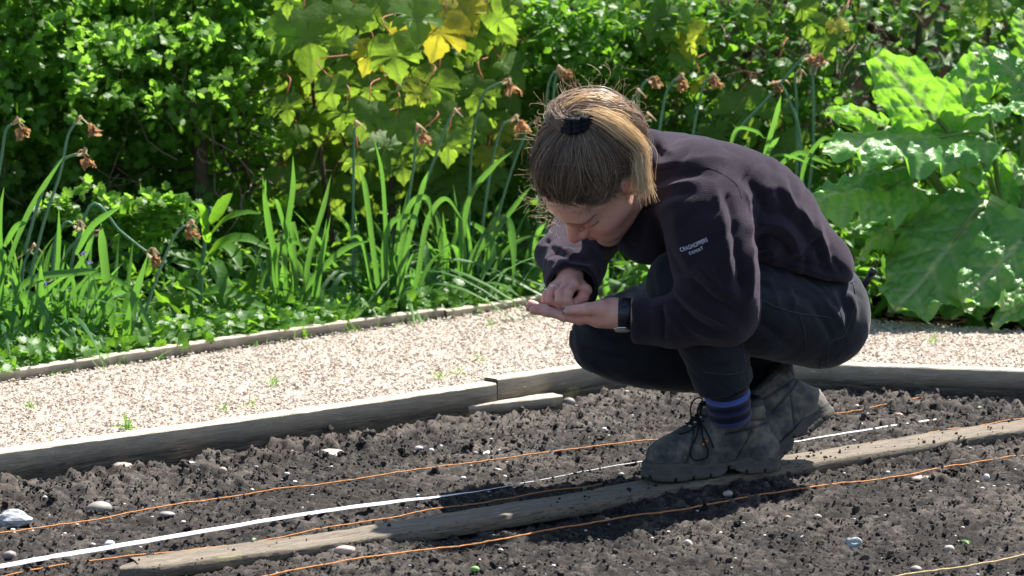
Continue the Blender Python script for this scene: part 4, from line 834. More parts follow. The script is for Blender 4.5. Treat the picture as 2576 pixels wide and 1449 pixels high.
# frizz and flyaways
def frizz(c, out, n, ln, spread, mb):
    for _ in range(int(n * .65)):
        p0 = c + np.array([.02 if c[0] < .17 else -.01, 0, 0]) + rng.normal(size=3) * spread; d0 = norm((np.asarray(out) + rng.normal(size=3) * .6)[None])[0]; L = rng.uniform(*ln) * 1.1; m_ = 14; s_ = np.linspace(0, 1, m_)[:, None]; ax = norm(rng.normal(size=3)[None])[0]; k = rng.uniform(.2, 2.4) * rng.choice([-1, 1])
        pts = [p0]; d = d0
        for i in range(m_ - 1):
            M = np.array(Matrix.Rotation(k / m_ * (1 + i / m_), 3, Vector(ax))); d = M @ d; pts.append(pts[-1] + d * L / m_)
        strand(mb, np.array(pts), .00013 + .00008 * rng.random(), 3, rng.uniform(.3, 1))
for (x, y, Y), o, n, ln, spd in (((1385, 300, -.02), (-1, 0, .35), 80, (.02, .06), .015), ((1360, 370, .0), (-1, 0, .1), 80, (.02, .06), .014), ((1345, 430, .0), (-1, 0, 0), 60, (.015, .045), .014), ((1345, 500, .0), (-1, -.1, -.3), 60, (.02, .05), .014), ((1365, 540, .0), (-1, 0, -.4), 45, (.02, .05), .01), ((1420, 245, 0), (-.5, 0, 1), 60, (.015, .05), .016), ((1500, 240, 0), (.2, 0, 1), 60, (.015, .045), .018), ((1580, 290, 0), (.8, 0, .7), 70, (.02, .05), .016), ((1610, 350, 0), (1, 0, .3), 50, (.015, .04), .012), ((1605, 460, -.08), (1, -.2, -.3), 30, (.01, .03), .01), ((1460, 420, -.10), (-.2, -1, .5), 60, (.02, .05), .03), ((1480, 500, -.06), (-.2, -1, -.3), 70, (.015, .04), .025), ((1555, 430, -.05), (.2, -1, -.3), 30, (.02, .04), .012)):
    frizz(P(x, y, Y), o, n, ln, spd, hb if rng.random() < 2 else hair)
bb = MB()
for k in range(1500):
    x_ = rng.uniform(-.02, .09); sg = rng.choice([-1, 1]); z_ = hline(x_) + rng.uniform(-.007, .016); e_ = 1 - ((x_ - EC[0]) / ER[0]) ** 2 - ((z_ - EC[2]) / ER[2]) ** 2
    if e_ <= 0: continue
    q0 = np.array([x_, sg * ER[1] * math.sqrt(e_), z_]); n0 = norm(((q0 - EC) / ER ** 2)[None])[0]; q0 = EC + (q0 - EC) * 1.01
    d0 = norm((tieL - q0)[None])[0]; d0 = norm((d0 - n0 * d0.dot(n0) + rng.normal(size=3) * .55)[None])[0]; L = rng.uniform(.008, .03); s2_ = np.linspace(0, 1, 6)[:, None]
    pts = q0 + d0 * L * s2_ + n0 * (.004 + .006 * rng.random()) * s2_ ** .7 + rng.normal(size=3) * .004 * s2_ ** 2; strand(bb, HO + (pts * HS) @ HR.T, .00035 * (1.1 - s2_[:, 0]), 3, rng.uniform(.3, 1))
for k in range(620):
    v = norm(rng.normal(size=3)[None])[0]; q0 = EC + v * ER * 1.05
    if q0[2] < hline(q0[0]) + .004 or v.dot(td) > .75: continue
    n0 = norm((v / ER)[None])[0]; up_ = norm((td - v * td.dot(v))[None])[0]; sd_ = np.cross(n0, up_); d0 = norm((up_ * rng.uniform(-.3, 1) + sd_ * rng.normal() * .9)[None])[0]; L = rng.uniform(.02, .055); s2_ = np.linspace(0, 1, 9)[:, None]; cv = rng.normal() * .5
    pts = q0 + d0 * L * s2_ + sd_ * cv * L * s2_ ** 2 + n0 * (.003 + .012 * rng.random() * np.sin(pi * s2_) - .35 * L * s2_ ** 2 * .5); strand(bb, HO + (pts * HS) @ HR.T, .00033 * (1.15 - s2_[:, 0]), 3, rng.uniform(.6, 1))
ho = hair.build('hair', M_hair, person); bb.build('baby_hair', M_hair, ho); hb.build('ponytail', M_blonde, ho)
mb = MB()
for k in range(3):
    c = T0 + np.array([-.004 + .012 * (k - 1) * .2, -.010, .010 * (k - 1) - .002]); ax = np.array([-.25, -.3, 1.0]); ax = ax / np.linalg.norm(ax); a = norm(np.cross(ax, [0, 1, .3])[None])[0]; b = np.cross(ax, a); an = np.linspace(0, 2 * pi, 49)
    pts = c + (.0245 + .0025 * np.sin(an * 9 + k))[:, None] * (np.cos(an)[:, None] * a + np.sin(an)[:, None] * b); V, F = tube(pts, .0066 + .0014 * np.sin(an * 13 + k), 8, cap=False); mb.add(V, F)
mb.build('hair_tie', M_tie, ho)

# ---------------------------------------------------------------- radio in the back pocket
rad = empty('radio', P(2165, 735, .22), 'black stub aerial of a handheld radio sticking out of the back pocket', 'radio')
M_blk = simple('black_rubber', (.012, .013, .015), .45, .4); M_cap = simple('aerial_cap', (.03, .032, .035), .3, .5)
a, b = P(2160, 740, .22), P(2200, 676, .22); mb = MB(); V, F = tube([a, a + (b - a) * .5, a + (b - a) * .8], [.0075, .007, .0066], 12); mb.add(V, F); mb.build('aerial', M_blk, rad)
mb = MB(); V, F = tube([a + (b - a) * .78, a + (b - a) * .8, a + (b - a) * .99, b], [.007, .0086, .0086, .0068], 12); mb.add(V, F); mb.build('aerial_cap', M_cap, rad)
mb = MB(); V, F = tube([a + (a - b) * .9, a], [.018, .016], 8); mb.add(V, F); mb.build('radio_body', M_blk, rad)
# ================================================================== PLANTS
M_haw = leafmat('hawthorn_leaf', (.045, .125, .020), (.145, .29, .045), (.38, .74, .07), .47, .45, .35, puck=.2)
M_syc = leafmat('sycamore_leaf', (.050, .125, .024), (.135, .26, .04), (.46, .74, .06), .44, .55, .22, old=(.50, .42, .03), puck=.25, vein=(.16, .24, .06), vamt=.6)
M_rhu = leafmat('rhubarb_leaf', (.10, .27, .07), (.14, .35, .07), (.38, .82, .05), .38, .36, .5, vein=(.38, .52, .22), puck=.6, dk=.2, pscale=38)
M_daf = leafmat('daffodil_leaf', (.035, .115, .045), (.085, .20, .052), (.23, .56, .06), .36, .45, .35, old=(.30, .17, .04))
M_grn = leafmat('garden_leaf', (.035, .11, .018), (.10, .25, .028), (.30, .64, .04), .40, .45, .35, puck=.2)
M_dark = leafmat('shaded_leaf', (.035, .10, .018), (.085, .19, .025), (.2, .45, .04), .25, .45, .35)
M_pet = leafmat('withered_petal', (.34, .18, .09), (.58, .36, .17), (.75, .45, .2), .3, .6, .2, puck=.3)
M_pap = leafmat('papery_spathe', (.50, .38, .24), (.62, .50, .34), (.8, .62, .4), .35, .6, .2)
M_stem = leafmat('green_stem', (.10, .24, .13), (.15, .32, .14), (.15, .4, .1), .15, .4, .5)
M_bark = simple('bark', (.085, .065, .045), .9, .1, 30, .5, .8, .01)
M_twig = simple('twig', (.20, .155, .12), .85, .15, 40, .5, .5, .004)
def fan(outline, z=lambda x, y: 0, rings=2):
    o = np.array(outline, float); full = np.vstack([o, (o * [-1, 1])[::-1][1:-1]]); n = len(full); c = np.array([0, full[:, 1].max() * .42]); V = [np.array([[*c]])]
    for k in range(1, rings + 1): V.append(c + (full - c) * k / rings)
    V = np.vstack(V); V = np.column_stack([V, [z(a, b) for a, b in V]]); F3 = np.array([[0, 1 + i, 1 + (i + 1) % n] for i in range(n)]); out = [F3]
    if rings > 1: out.append(np.array([[1 + (k - 1) * n + i, 1 + k * n + i, 1 + k * n + (i + 1) % n, 1 + (k - 1) * n + (i + 1) % n] for k in range(1, rings) for i in range(n)]))
    return V, out
haw = fan([(0, 0), (.12, .10), (.42, .22), (.50, .42), (.30, .44), (.48, .66), (.44, .82), (.24, .76), (.20, .98), (0, 1.08)], lambda x, y: -.25 * abs(x) ** 1.2 + .0 - .15 * (y - .5) ** 2, 1)
rnd = fan([(0, 0), (.22, .08), (.40, .34), (.36, .64), (.18, .90), (0, 1.05)], lambda x, y: .3 * abs(x) - .25 * (y - .4) ** 2, 1)
syc = fan([(0, 0), (.10, -.06), (.30, -.12), (.46, -.02), (.60, .10), (.58, .20), (.70, .30), (.62, .36), (.50, .38), (.60, .50), (.64, .66), (.54, .64), (.52, .74), (.40, .68), (.26, .60), (.30, .76), (.22, .82), (.20, .92), (.10, .98), (0, 1.12)], lambda x, y: .22 * abs(x) - .45 * x * x - .38 * (y - .3) ** 2, 3)
sycv = np.array([1.0 if (abs(x) < .03 or abs(abs(x) - .9 * max(y, 0)) < .035 or abs(abs(x) * .4 - y) < .03) else 0. for x, y, z in syc[0]])
spear = fan([(0, 0), (.10, .12), (.19, .32), (.21, .5), (.16, .72), (.08, .9), (0, 1.05)], lambda x, y: .5 * abs(x) - .45 * (y - .3) ** 2, 2)
lobed = fan([(0, 0), (.2, .02), (.5, -.02), (.44, .16), (.66, .30), (.46, .38), (.58, .62), (.34, .58), (.30, .84), (.14, .76), (0, 1.0)], lambda x, y: .18 * abs(x) - .3 * (y - .4) ** 2, 1)
def toward(N, d, spread, flip=.0):
    M = rotmats(N, d, spread); return M
def sprigs(mb, cen, T, F, per, spread, sc, dirn, sp=.9, b=None):
    """clusters of leaves round points cen; leaf base at the cluster point, blade thrown outwards"""
    n = len(cen); c = np.repeat(cen, per, 0); N = len(c); out = norm(RNG.normal(size=(N, 3)) + np.asarray(dirn)); pos = c + out * spread * RNG.random((N, 1))
    nz = norm(RNG.normal(size=(N, 3)) * sp + np.array([.0, -.45, .9])); y = norm(out - nz * (out * nz).sum(1, keepdims=True)); x = np.cross(y, nz); M = np.stack([x, y, nz], 2)
    va = np.clip(np.repeat(.5 + .5 * fbm(cen * 4, 2, 3), per) * .6 + .4 * RNG.random(N), 0, 1); s = sc[0] + (sc[1] - sc[0]) * RNG.random(N); scatter(mb, T, F, pos, M, s, va, b)
def branches(mb, starts, n, ln, r, up=(0, 0, 1), wig=.6, pts=None, child=2):
    tips = []
    for k in range(n):
        p = np.array(starts[k % len(starts)], float); d = norm((RNG.normal(size=3) * .7 + np.asarray(up))[None])[0]; L = RNG.uniform(*ln); m_ = 10; q = [p]
        for i in range(m_): d = norm((d + RNG.normal(size=3) * wig * .35)[None])[0]; q.append(q[-1] + d * L / m_)
        q = np.array(q); V, F = tube(q, r * np.linspace(1, .35, m_ + 1) * RNG.uniform(.5, 1.2), 5); mb.add(V, F, RNG.random()); tips += list(q[3:])
    return np.array(tips)
def reg(cx, cy, Y, wx, wy, n, dy=.25):
    """n points in a soft box around a spot of the planting (photo units for width/height, metres for depth)"""
    px = cx + RNG.uniform(-wx, wx, n); py = cy + RNG.uniform(-wy, wy, n); Yv = Y + RNG.uniform(-dy, dy, n); return np.array([P(a, b, c) for a, b, c in zip(px, py, Yv)])
def zmin(p, z=.05): return p[p[:, 2] > z]

# ---------------- hawthorn on the left
haw_t = empty('hawthorn_bush', P(505, 560, 2.55) * [1, 1, 0] + [0, 0, .05], 'dense hawthorn bush with small lobed leaves filling the left of the hedge', 'bush')
mb = MB(); q = catmull([P(512, 660, 2.6), P(508, 520, 2.6), P(505, 400, 2.62), P(500, 300, 2.65), P(520, 150, 2.75), P(500, -80, 2.8)], 6); V, F = tube(q, np.linspace(.021, .016, len(q)) + .002 * np.sin(np.arange(len(q)) * 1.7), 12); mb.add(V, F)
for pl, r_ in (([(20, 720), (45, 460), (90, 330), (200, 180)], .010), ([(30, 470), (120, 400), (260, 330), (340, 290)], .006), ([(500, 330), (590, 270), (690, 150), (760, 60)], .009), ([(505, 400), (420, 300), (330, 240), (240, 80)], .009), ([(505, 450), (640, 420), (760, 440)], .006), ([(620, 420), (622, 300), (600, 180)], .005), ([(505, 280), (470, 100), (490, -40)], .010), ([(280, 420), (420, 430), (500, 420)], .008), ([(520, 330), (640, 320), (760, 290)], .007), ([(290, 400), (345, 325)], .004), ([(540, 240), (560, 380), (600, 430)], .006), ([(630, 480), (600, 330), (620, 250)], .006), ([(140, 560), (160, 420), (120, 300)], .006)):
    q = catmull([P(a, b, 2.72 + .12 * sin(a * .05)) for a, b in pl], 6); V, F = tube(q, np.linspace(r_, r_ * .5, len(q)), 7); mb.add(V, F)
mb.build('trunk', M_bark, haw_t)
mb = MB(); tips = branches(mb, list(reg(350, 330, 2.62, 380, 230, 70, .12)), 70, (.25, .5), .0022, (0, -.1, .5), .8); mb.build('twigs', M_twig, haw_t)
mb = MB()
def hawd(x, y): # density over the bush: thin at the dark gap around the trunk foot
    d = 1.0; d *= 1 - .62 * math.exp(-((x - 490) / 150) ** 2 - ((y - 400) / 70) ** 2); d *= 1 - .6 * math.exp(-((x - 620) / 60) ** 2 - ((y - 330) / 50) ** 2); d *= 1 - .75 * math.exp(-((x - 560) / 130) ** 2 - ((y - 560) / 60) ** 2); return d
pts = []
for k in range(5200):
    x = RNG.uniform(-420, 760); y = RNG.uniform(-170, 640); 
    if RNG.random() > hawd(x, y): continue
    lim = 715 + 40 * sin(y * .02) if y < 260 else 690
    if x > lim: continue
    Y = 2.92 - .42 * RNG.random() ** 1.4 - .25 * (x < 250) * RNG.random() - (.30 if (y > 60 and y < 300 and x > 180 and RNG.random() < .3) else 0) + (.35 if y > 380 else 0) * RNG.random(); pts.append(P(x, y, Y))
sprigs(mb, zmin(np.array(pts)), *haw, 6, .018, (.017, .032), (0, -.35, .3), .8); mb.build('leaves', M_haw, haw_t)
# low hawthorn shoots left of the tall leafy plant
hs = empty('hawthorn_shoot', G(330, 760, .05), 'low bright hawthorn shoots above the daffodil leaves in front of the bush', 'shrub')
mb = MB(); tw = []
for pl in ([(250, 640), (320, 575), (400, 545), (470, 540)], [(260, 620), (300, 560), (360, 520), (440, 520)], [(270, 600), (340, 600), (440, 590)], [(60, 560), (130, 520), (190, 530)], [(300, 620), (280, 530), (250, 490)]):
    q = catmull([P(a, b, 1.85) for a, b in pl], 6); V, F = tube(q, .0018, 5); mb.add(V, F); tw += list(q[4:])
mb.build('stem', M_twig, hs); mb = MB(); sprigs(mb, np.array(tw + list(np.array(tw) + RNG.normal(size=(len(tw), 3)) * .02)), *haw, 5, .02, (.018, .03), (0, -.3, .5), .7); mb.build('leaves', M_haw, hs)

# ---------------- sycamore in the middle
syc_t = empty('sycamore_sapling', P(800, 560, 2.75) * [1, 1, 0] + [0, 0, .05], 'young sycamore with big lobed leaves, some yellow, above the middle of the border', 'tree')
mb = MB(); M_red = simple('red_stalk', (.36, .10, .05), .5, .4)
for pl, r_ in (([(1010, 720), (985, 500), (1000, 300), (1010, 80), (1000, -120)], .009), ([(850, 700), (815, 450), (790, 250), (770, 0)], .008), ([(985, 500), (900, 420), (840, 300)], .005), ([(1000, 300), (1100, 230), (1160, 150)], .005), ([(1000, 330), (930, 250), (880, 130)], .005), ([(990, 420), (1080, 330), (1200, 260)], .005), ([(1005, 120), (1090, 60), (1150, 20)], .004)):
    q = catmull([P(a, b, 2.7) for a, b in pl], 6); V, F = tube(q, np.linspace(r_, r_ * .6, len(q)), 7); mb.add(V, F)
mb.build('trunk', M_bark, syc_t)
hero = [  # x, y of the stalk end, size px, droop direction deg (0 = hanging straight down), facing, colour 0..1
 (765, 25, 140, 5, .1, .35), (830, 195, 75, 0, .3, .2), (985, 90, 110, -20, .5, .8), (935, 190, 90, 10, .2, .4), (1105, 175, 110, 12, .0, .5), (1065, 215, 60, 30, .2, .85), (1090, 255, 110, -5, .1, .75), (1045, 235, 100, 15, .3, .3), (1170, 60, 90, -15, .5, .55), (1120, 30, 110, 20, .0, .93), (1040, -10, 100, -8, .3, .4), (960, -5, 90, 12, .2, .25), (1230, 20, 80, -25, .4, .3), (890, 10, 90, 5, .5, .5),
 (945, 110, 90, 20, .1, .91), (1180, 140, 80, -25, .2, .65), (1215, 200, 80, 15, .4, .7), (1250, 290, 75, -10, .3, .85), (1190, 285, 85, 20, .1, .7), (1130, 330, 95, 0, .2, .8), (950, 330, 85, -15, .4, .3), (870, 260, 80, 15, .3, .25), (720, 240, 70, -5, .5, .15), (900, 380, 70, 10, .3, .2), (1010, 380, 80, -12, .4, .35), (1060, 330, 75, 10, .2, .5), (1230, 370, 70, 12, .2, .85), (860, 100, 90, -14, .6, .25), (735, -30, 80, 10, .3, .3),
 (1290, 330, 60, 0, .3, .75), (930, 255, 90, 18, .7, .3), (1000, 290, 80, -18, .7, .45)]
mbl = MB(); ms = MB()
def bigleaf(mb, x, y, sz, dr, fc, va, Y, T=syc, vb=sycv, stalk=None):
    o = P(x, y, Y); a = R_(dr + RNG.normal() * 8); yv = np.array([-sin(a), -.25 - .3 * fc, -cos(a)]); yv = yv / np.linalg.norm(yv); nz = np.array([RNG.normal() * .35, -1 + .2 * RNG.normal(), .55 * fc + .35 + .25 * RNG.normal()])
    nz = nz - yv * nz.dot(yv); nz /= np.linalg.norm(nz); M = np.stack([np.cross(yv, nz), yv, nz], 1)[None]
    TV = T[0].copy(); TV[:, 2] += .06 * vn(TV * 2.5 + x, 7) ; scatter(mb, TV, T[1], o[None], M, np.array([sz * PX * 1.3]) * RNG.uniform(.85, 1.2), np.array([va]), vb)
    if stalk is not None: q = catmull([o, o + np.array([RNG.normal() * .02, .03, .04]), o + np.array([RNG.normal() * .04, .08, .05])], 4); V, F = tube(q, .0016, 5); stalk.add(V, F)
for h_ in hero: bigleaf(mbl, *h_, 2.22 + .15 * RNG.random() + .28 * (h_[0] > 1150), stalk=ms)
for k in range(260):
    x = RNG.uniform(690, 1290); y = RNG.uniform(-140, 470)
    if x < 760 and y > 120 and RNG.random() < .6: continue
    bigleaf(mbl, x, y, RNG.uniform(60, 115), RNG.normal() * 22, RNG.random(), RNG.random() * .86 if x < 1000 else .2 + RNG.random() * .72, 2.62 + .3 * RNG.random() - .1 * (y < 100), stalk=ms)
mbl.build('leaves', M_syc, syc_t); tag(ms.build('leaf_stalks', M_red, syc_t), kind='stuff')

# ---------------- mixed hedge on the right
hd = empty('hedge', G(1700, 560, .05), 'tangled twiggy hedge of small leaves behind the person and the rhubarb', 'hedge')
mb = MB()
for pl, r_ in (([(1240, 700), (1230, 300), (1260, -60)], .010), ([(1650, 640), (1640, 300), (1600, 100), (1580, -100)], .013), ([(1885, 600), (1895, 350), (1880, 150), (1910, -90)], .022), ([(1920, 500), (1940, 250), (1960, 60), (2000, -80)], .012), ([(2095, 350), (2095, 150), (2110, -60)], .012), ([(2110, 40), (2240, 90), (2330, 150)], .014), ([(2200, 300), (2190, 120), (2210, -40)], .009), ([(2480, 260), (2490, 100), (2470, -60)], .008), ([(1330, 500), (1350, 250), (1340, -60)], .008), ([(1740, 230), (1860, 110), (1960, 60), (2100, 30)], .006), ([(1800, 260), (1900, 190), (2010, 150)], .005), ([(2320, 260), (2310, 100), (2340, -50)], .010), ([(1500, 300), (1480, 120), (1500, -60)], .008)):
    q = catmull([P(a, b, 3.15 + .1 * sin(a)) for a, b in pl], 6); V, F = tube(q, np.linspace(r_, r_ * .6, len(q)) * (1 + .15 * np.sin(np.arange(len(q)) * 1.3)), 9); mb.add(V, F)
mb.build('branches', M_bark, hd)
mb = MB(); branches(mb, list(reg(1750, 150, 3.05, 560, 200, 60, .15)), 420, (.2, .6), .0024, (.1, 0, .3), .9); mb.build('twigs', M_twig, hd)
mb = MB(); pts = []
def hdd(x, y):
    d = .75; d *= 1 - .75 * math.exp(-((x - 1920) / 110) ** 2 - ((y - 110) / 110) ** 2); d *= 1 - .88 * math.exp(-((x - 2380) / 320) ** 4 - ((y - 180) / 230) ** 4); d *= 1 - .7 * math.exp(-((x - 1270) / 60) ** 2 - ((y - 170) / 120) ** 2); return d
for k in range(5200):
    x = RNG.uniform(1230, 2950); y = RNG.uniform(-170, 560)
    if RNG.random() > hdd(x, y): continue
    pts.append(P(x, y, 3.05 - .35 * RNG.random() + .25 * (y < 0)))
pts = zmin(np.array(pts)); h2 = len(pts) // 2
sprigs(mb, pts[:h2], *rnd, 4, .022, (.018, .034), (0, -.3, .3), .8); sprigs(mb, pts[h2:], *haw, 4, .022, (.018, .036), (0, -.3, .3), .8); mb.build('leaves', M_grn, hd)
mb = MB(); cc = zmin(np.vstack([reg(1480, 110, 2.75, 130, 100, 230, .15), reg(1680, 60, 2.8, 60, 80, 60, .1)])); sprigs(mb, cc, *rnd, 4, .02, (.02, .034), (0, -.3, .4), .6); mb.build('bright_leaves', M_grn, hd)
mb = MB(); ms = MB()
for x, y, sz, dr, va in ((1690, 20, 105, 12, .8), (1725, 60, 90, -20, .86), (1660, 0, 95, 20, .3), (2050, 30, 70, 10, .6), (2075, 80, 70, -20, .55), (2100, 50, 55, -30, .9), (1900, 20, 70, 0, .3), (1720, 130, 60, 10, .8), (1860, 230, 110, 10, .5), (1800, 300, 80, -10, .3), (1570, 300, 75, -8, .2), (1480, 260, 90, 10, .25), (1430, 240, 80, 0, .2), (2030, -10, 80, 0, .4), (2480, -10, 80, 0, .4), (2420, 20, 60, 10, .6), (1960, 150, 60, -20, .3), (1620, 90, 55, 10, .2), (1760, 190, 60, 20, .88), (1960, 260, 70, 8, .5), (2090, 130, 45, -60, .75), (1560, -10, 50, 0, .7), (1970, 330, 90, 0, .3)): bigleaf(mb, x, y, sz, dr, RNG.random(), va, 2.72, stalk=ms)
for k in range(70): bigleaf(mb, RNG.uniform(1300, 2150), RNG.uniform(-200, 420), RNG.uniform(35, 75), RNG.normal() * 30, RNG.random(), RNG.random() * .9, 2.9 + .2 * RNG.random(), stalk=ms)
mb.build('lobed_leaves', M_syc, hd); tag(ms.build('leaf_stalks', M_red, hd), kind='stuff')
# deep shade mass behind everything
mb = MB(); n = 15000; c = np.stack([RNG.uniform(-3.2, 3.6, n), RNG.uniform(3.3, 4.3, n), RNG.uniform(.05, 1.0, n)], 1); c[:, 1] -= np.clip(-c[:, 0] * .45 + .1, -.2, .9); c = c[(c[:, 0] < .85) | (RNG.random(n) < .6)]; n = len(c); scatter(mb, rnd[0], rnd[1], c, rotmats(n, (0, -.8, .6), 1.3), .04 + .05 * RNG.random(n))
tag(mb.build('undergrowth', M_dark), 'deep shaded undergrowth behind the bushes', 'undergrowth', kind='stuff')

# ---------------- low green cover of the border
gc = MB(); gd = MB(); gb = MB()
def border(n, dmin, dmax, x0=-2.6, x1=1.2):
    x = RNG.uniform(x0, x1, n); d = fb1[:2] - fb0[:2]; L = np.hypot(*d); nv = np.array([-d[1], d[0]]) / L; t = (x - fb0[0]) / d[0]; off = dmin + (dmax - dmin) * RNG.random(n) ** 1.3
    return np.stack([fb0[0] + d[0] * t + nv[0] * off, fb0[1] + d[1] * t + nv[1] * off, 0 * x], 1), off
p, off = border(2600, .02, .20); p[:, 2] = .05 + (.015 + .05 * RNG.random(len(p))) * (1 + off); sprigs(gc, p, *lobed, 3, .018, (.016, .034), (0, -.2, .5), .45)
p, off = border(2600, .16, 1.3); p[:, 2] = .05 + .13 * RNG.random(len(p)) * np.clip(off * 2, .25, 1.0); sprigs(gc, p, *spear, 4, .03, (.02, .065), (0, -.2, .5), .6)
p, off = border(900, .05, .5); p[:, 2] = .06 + .05 * RNG.random(len(p)); sprigs(gc, p, *haw, 3, .02, (.015, .026), (0, -.2, .5), .5)
x = RNG.uniform(.30, 2.3, 1500); y = RNG.uniform(2.1, 3.0, 1500); p = np.stack([x, y, .06 + .2 * RNG.random(1500)], 1); sprigs(gc, p, *spear, 3, .03, (.03, .08), (0, -.2, .5), .6)
tag(gc.build('ground_cover', M_grn), 'low leafy green ground cover along the edge of the border', 'ground cover', kind='stuff')
gs = MB()
def blades(mb, c, n, ln, w_, spread=.5):
    for _ in range(n):
        d = norm((np.array([0, 0, 1.]) + RNG.normal(size=3) * spread)[None])[0]; L = RNG.uniform(*ln); b = RNG.normal(size=3) * .4; b[2] = -abs(b[2]); q = np.array([c + d * L * t + b * L * t * t * .5 for t in np.linspace(0, 1, 5)]); V, F = ribbon(q, w_ * np.array([1, .9, .75, .45, .08]), norm(np.cross(d, RNG.normal(size=3))[None])[0]); mb.add(V, F, RNG.random() * .85)
p, off = border(700, -.012, .10)
for c in p: blades(gs, c + [0, 0, .065], 3, (.015, .05), .0022, .8)
tag(gs.build('grass', M_grn), 'fine grass tufts growing along the thin border board', 'grass', kind='stuff')
# weeds in the gravel, each tuft a thing
for k, (x, y, n, lab) in enumerate(((690, 966, 22, 'tuft of green weed in the middle of the gravel'), (318, 1078, 30, 'largest tuft of grass against the near board, left'), (78, 1027, 14, 'small green weed near the left edge of the gravel'), (1105, 950, 16, 'reddish weed by the joint of the near boards'), (1150, 938, 14, 'green weed tuft left of the raised knee'), (1235, 818, 10, 'faint weed in the gravel under the hand'), (565, 1032, 12, 'small weed above the middle of the long board'), (630, 1022, 9, 'weed sprig beside the near board, middle'), (2345, 860, 12, 'faint weed in the gravel at the right'), (118, 1135, 10, 'weed sprig at the left end of the near board'), (1200, 905, 10, 'tiny weed sprouting in the gravel, centre'), (790, 835, 30, 'bright grass tuft on the far board below the leaf clump'))):
    mb = MB(); c = G(x, y, .07)
    for _ in range(n): blades(mb, c + np.array([RNG.normal() * .009, RNG.normal() * .010, 0]), 1, (.012, .04 if n < 25 else .055), .0022, .7)
    tag(mb.build('weed', M_grn), lab, 'weed', 'weeds growing in the gravel path')
for k, (x, y, lab) in enumerate(((632, 1364, 'green seedling at the edge of the plank, left'), (1465, 1235, 'thin green seedling behind the plank near the toe'), (2468, 1027, 'lime green seedling between twine and tape at right'), (2432, 1363, 'tiny seedling in the lower right soil'))):
    mb = MB(); c = G(x, y, .015); scatter(mb, rnd[0], rnd[1], np.array([c, c + [.003, 0, .003]]), rotmats(2, (0, -.3, 1), .6), np.array([.013, .011]), np.array([1., .8])); tag(mb.build('seedling', M_grn), lab, 'seedling', 'seedlings in the soil')

# ---------------- daffodils
def blade_px(mb, pts, Y, w_, va=.4, seed=0, dY=0.):
    q = catmull([P(x, y, Y + dY * k / max(1, len(pts) - 1)) for k, (x, y) in enumerate(pts)], 6); s = np.linspace(0, 1, len(q)); wd = w_ * PX * np.clip(np.minimum(.55 + s * 2, (1 - s) * 3.2 + .04), 0, 1)
    t_ = norm(np.gradient(q, axis=0)); tw = RNG.uniform(-.5, .5) + RNG.uniform(-.5, .5) * s[:, None]; sd = np.cross(t_, [0, 1., 0]) * np.cos(tw) + np.array([0, 1., 0]) * np.sin(tw); V, F = ribbon(q, wd, sd, .16); mb.add(V, F, va)
def auto_blade(mb, base, h, w_, az, lean, bend, va):
    d = np.array([cos(az), sin(az), 0]); s = np.linspace(0, 1, 12)[:, None]; hh = h * (s - bend * s ** 3.2); q = base + d * (lean * s + 1.15 * bend * s ** 3) * h + np.array([0, 0, 1.0]) * hh
    wd = w_ * np.clip(np.minimum(.6 + s[:, 0] * 2, (1 - s[:, 0]) * 3 + .04), 0, 1); V, F = ribbon(q, wd, np.array([sin(az) * .3 + RNG.normal() * .3 + .8, cos(az) * .3, .1]), .16); mb.add(V, F, va)
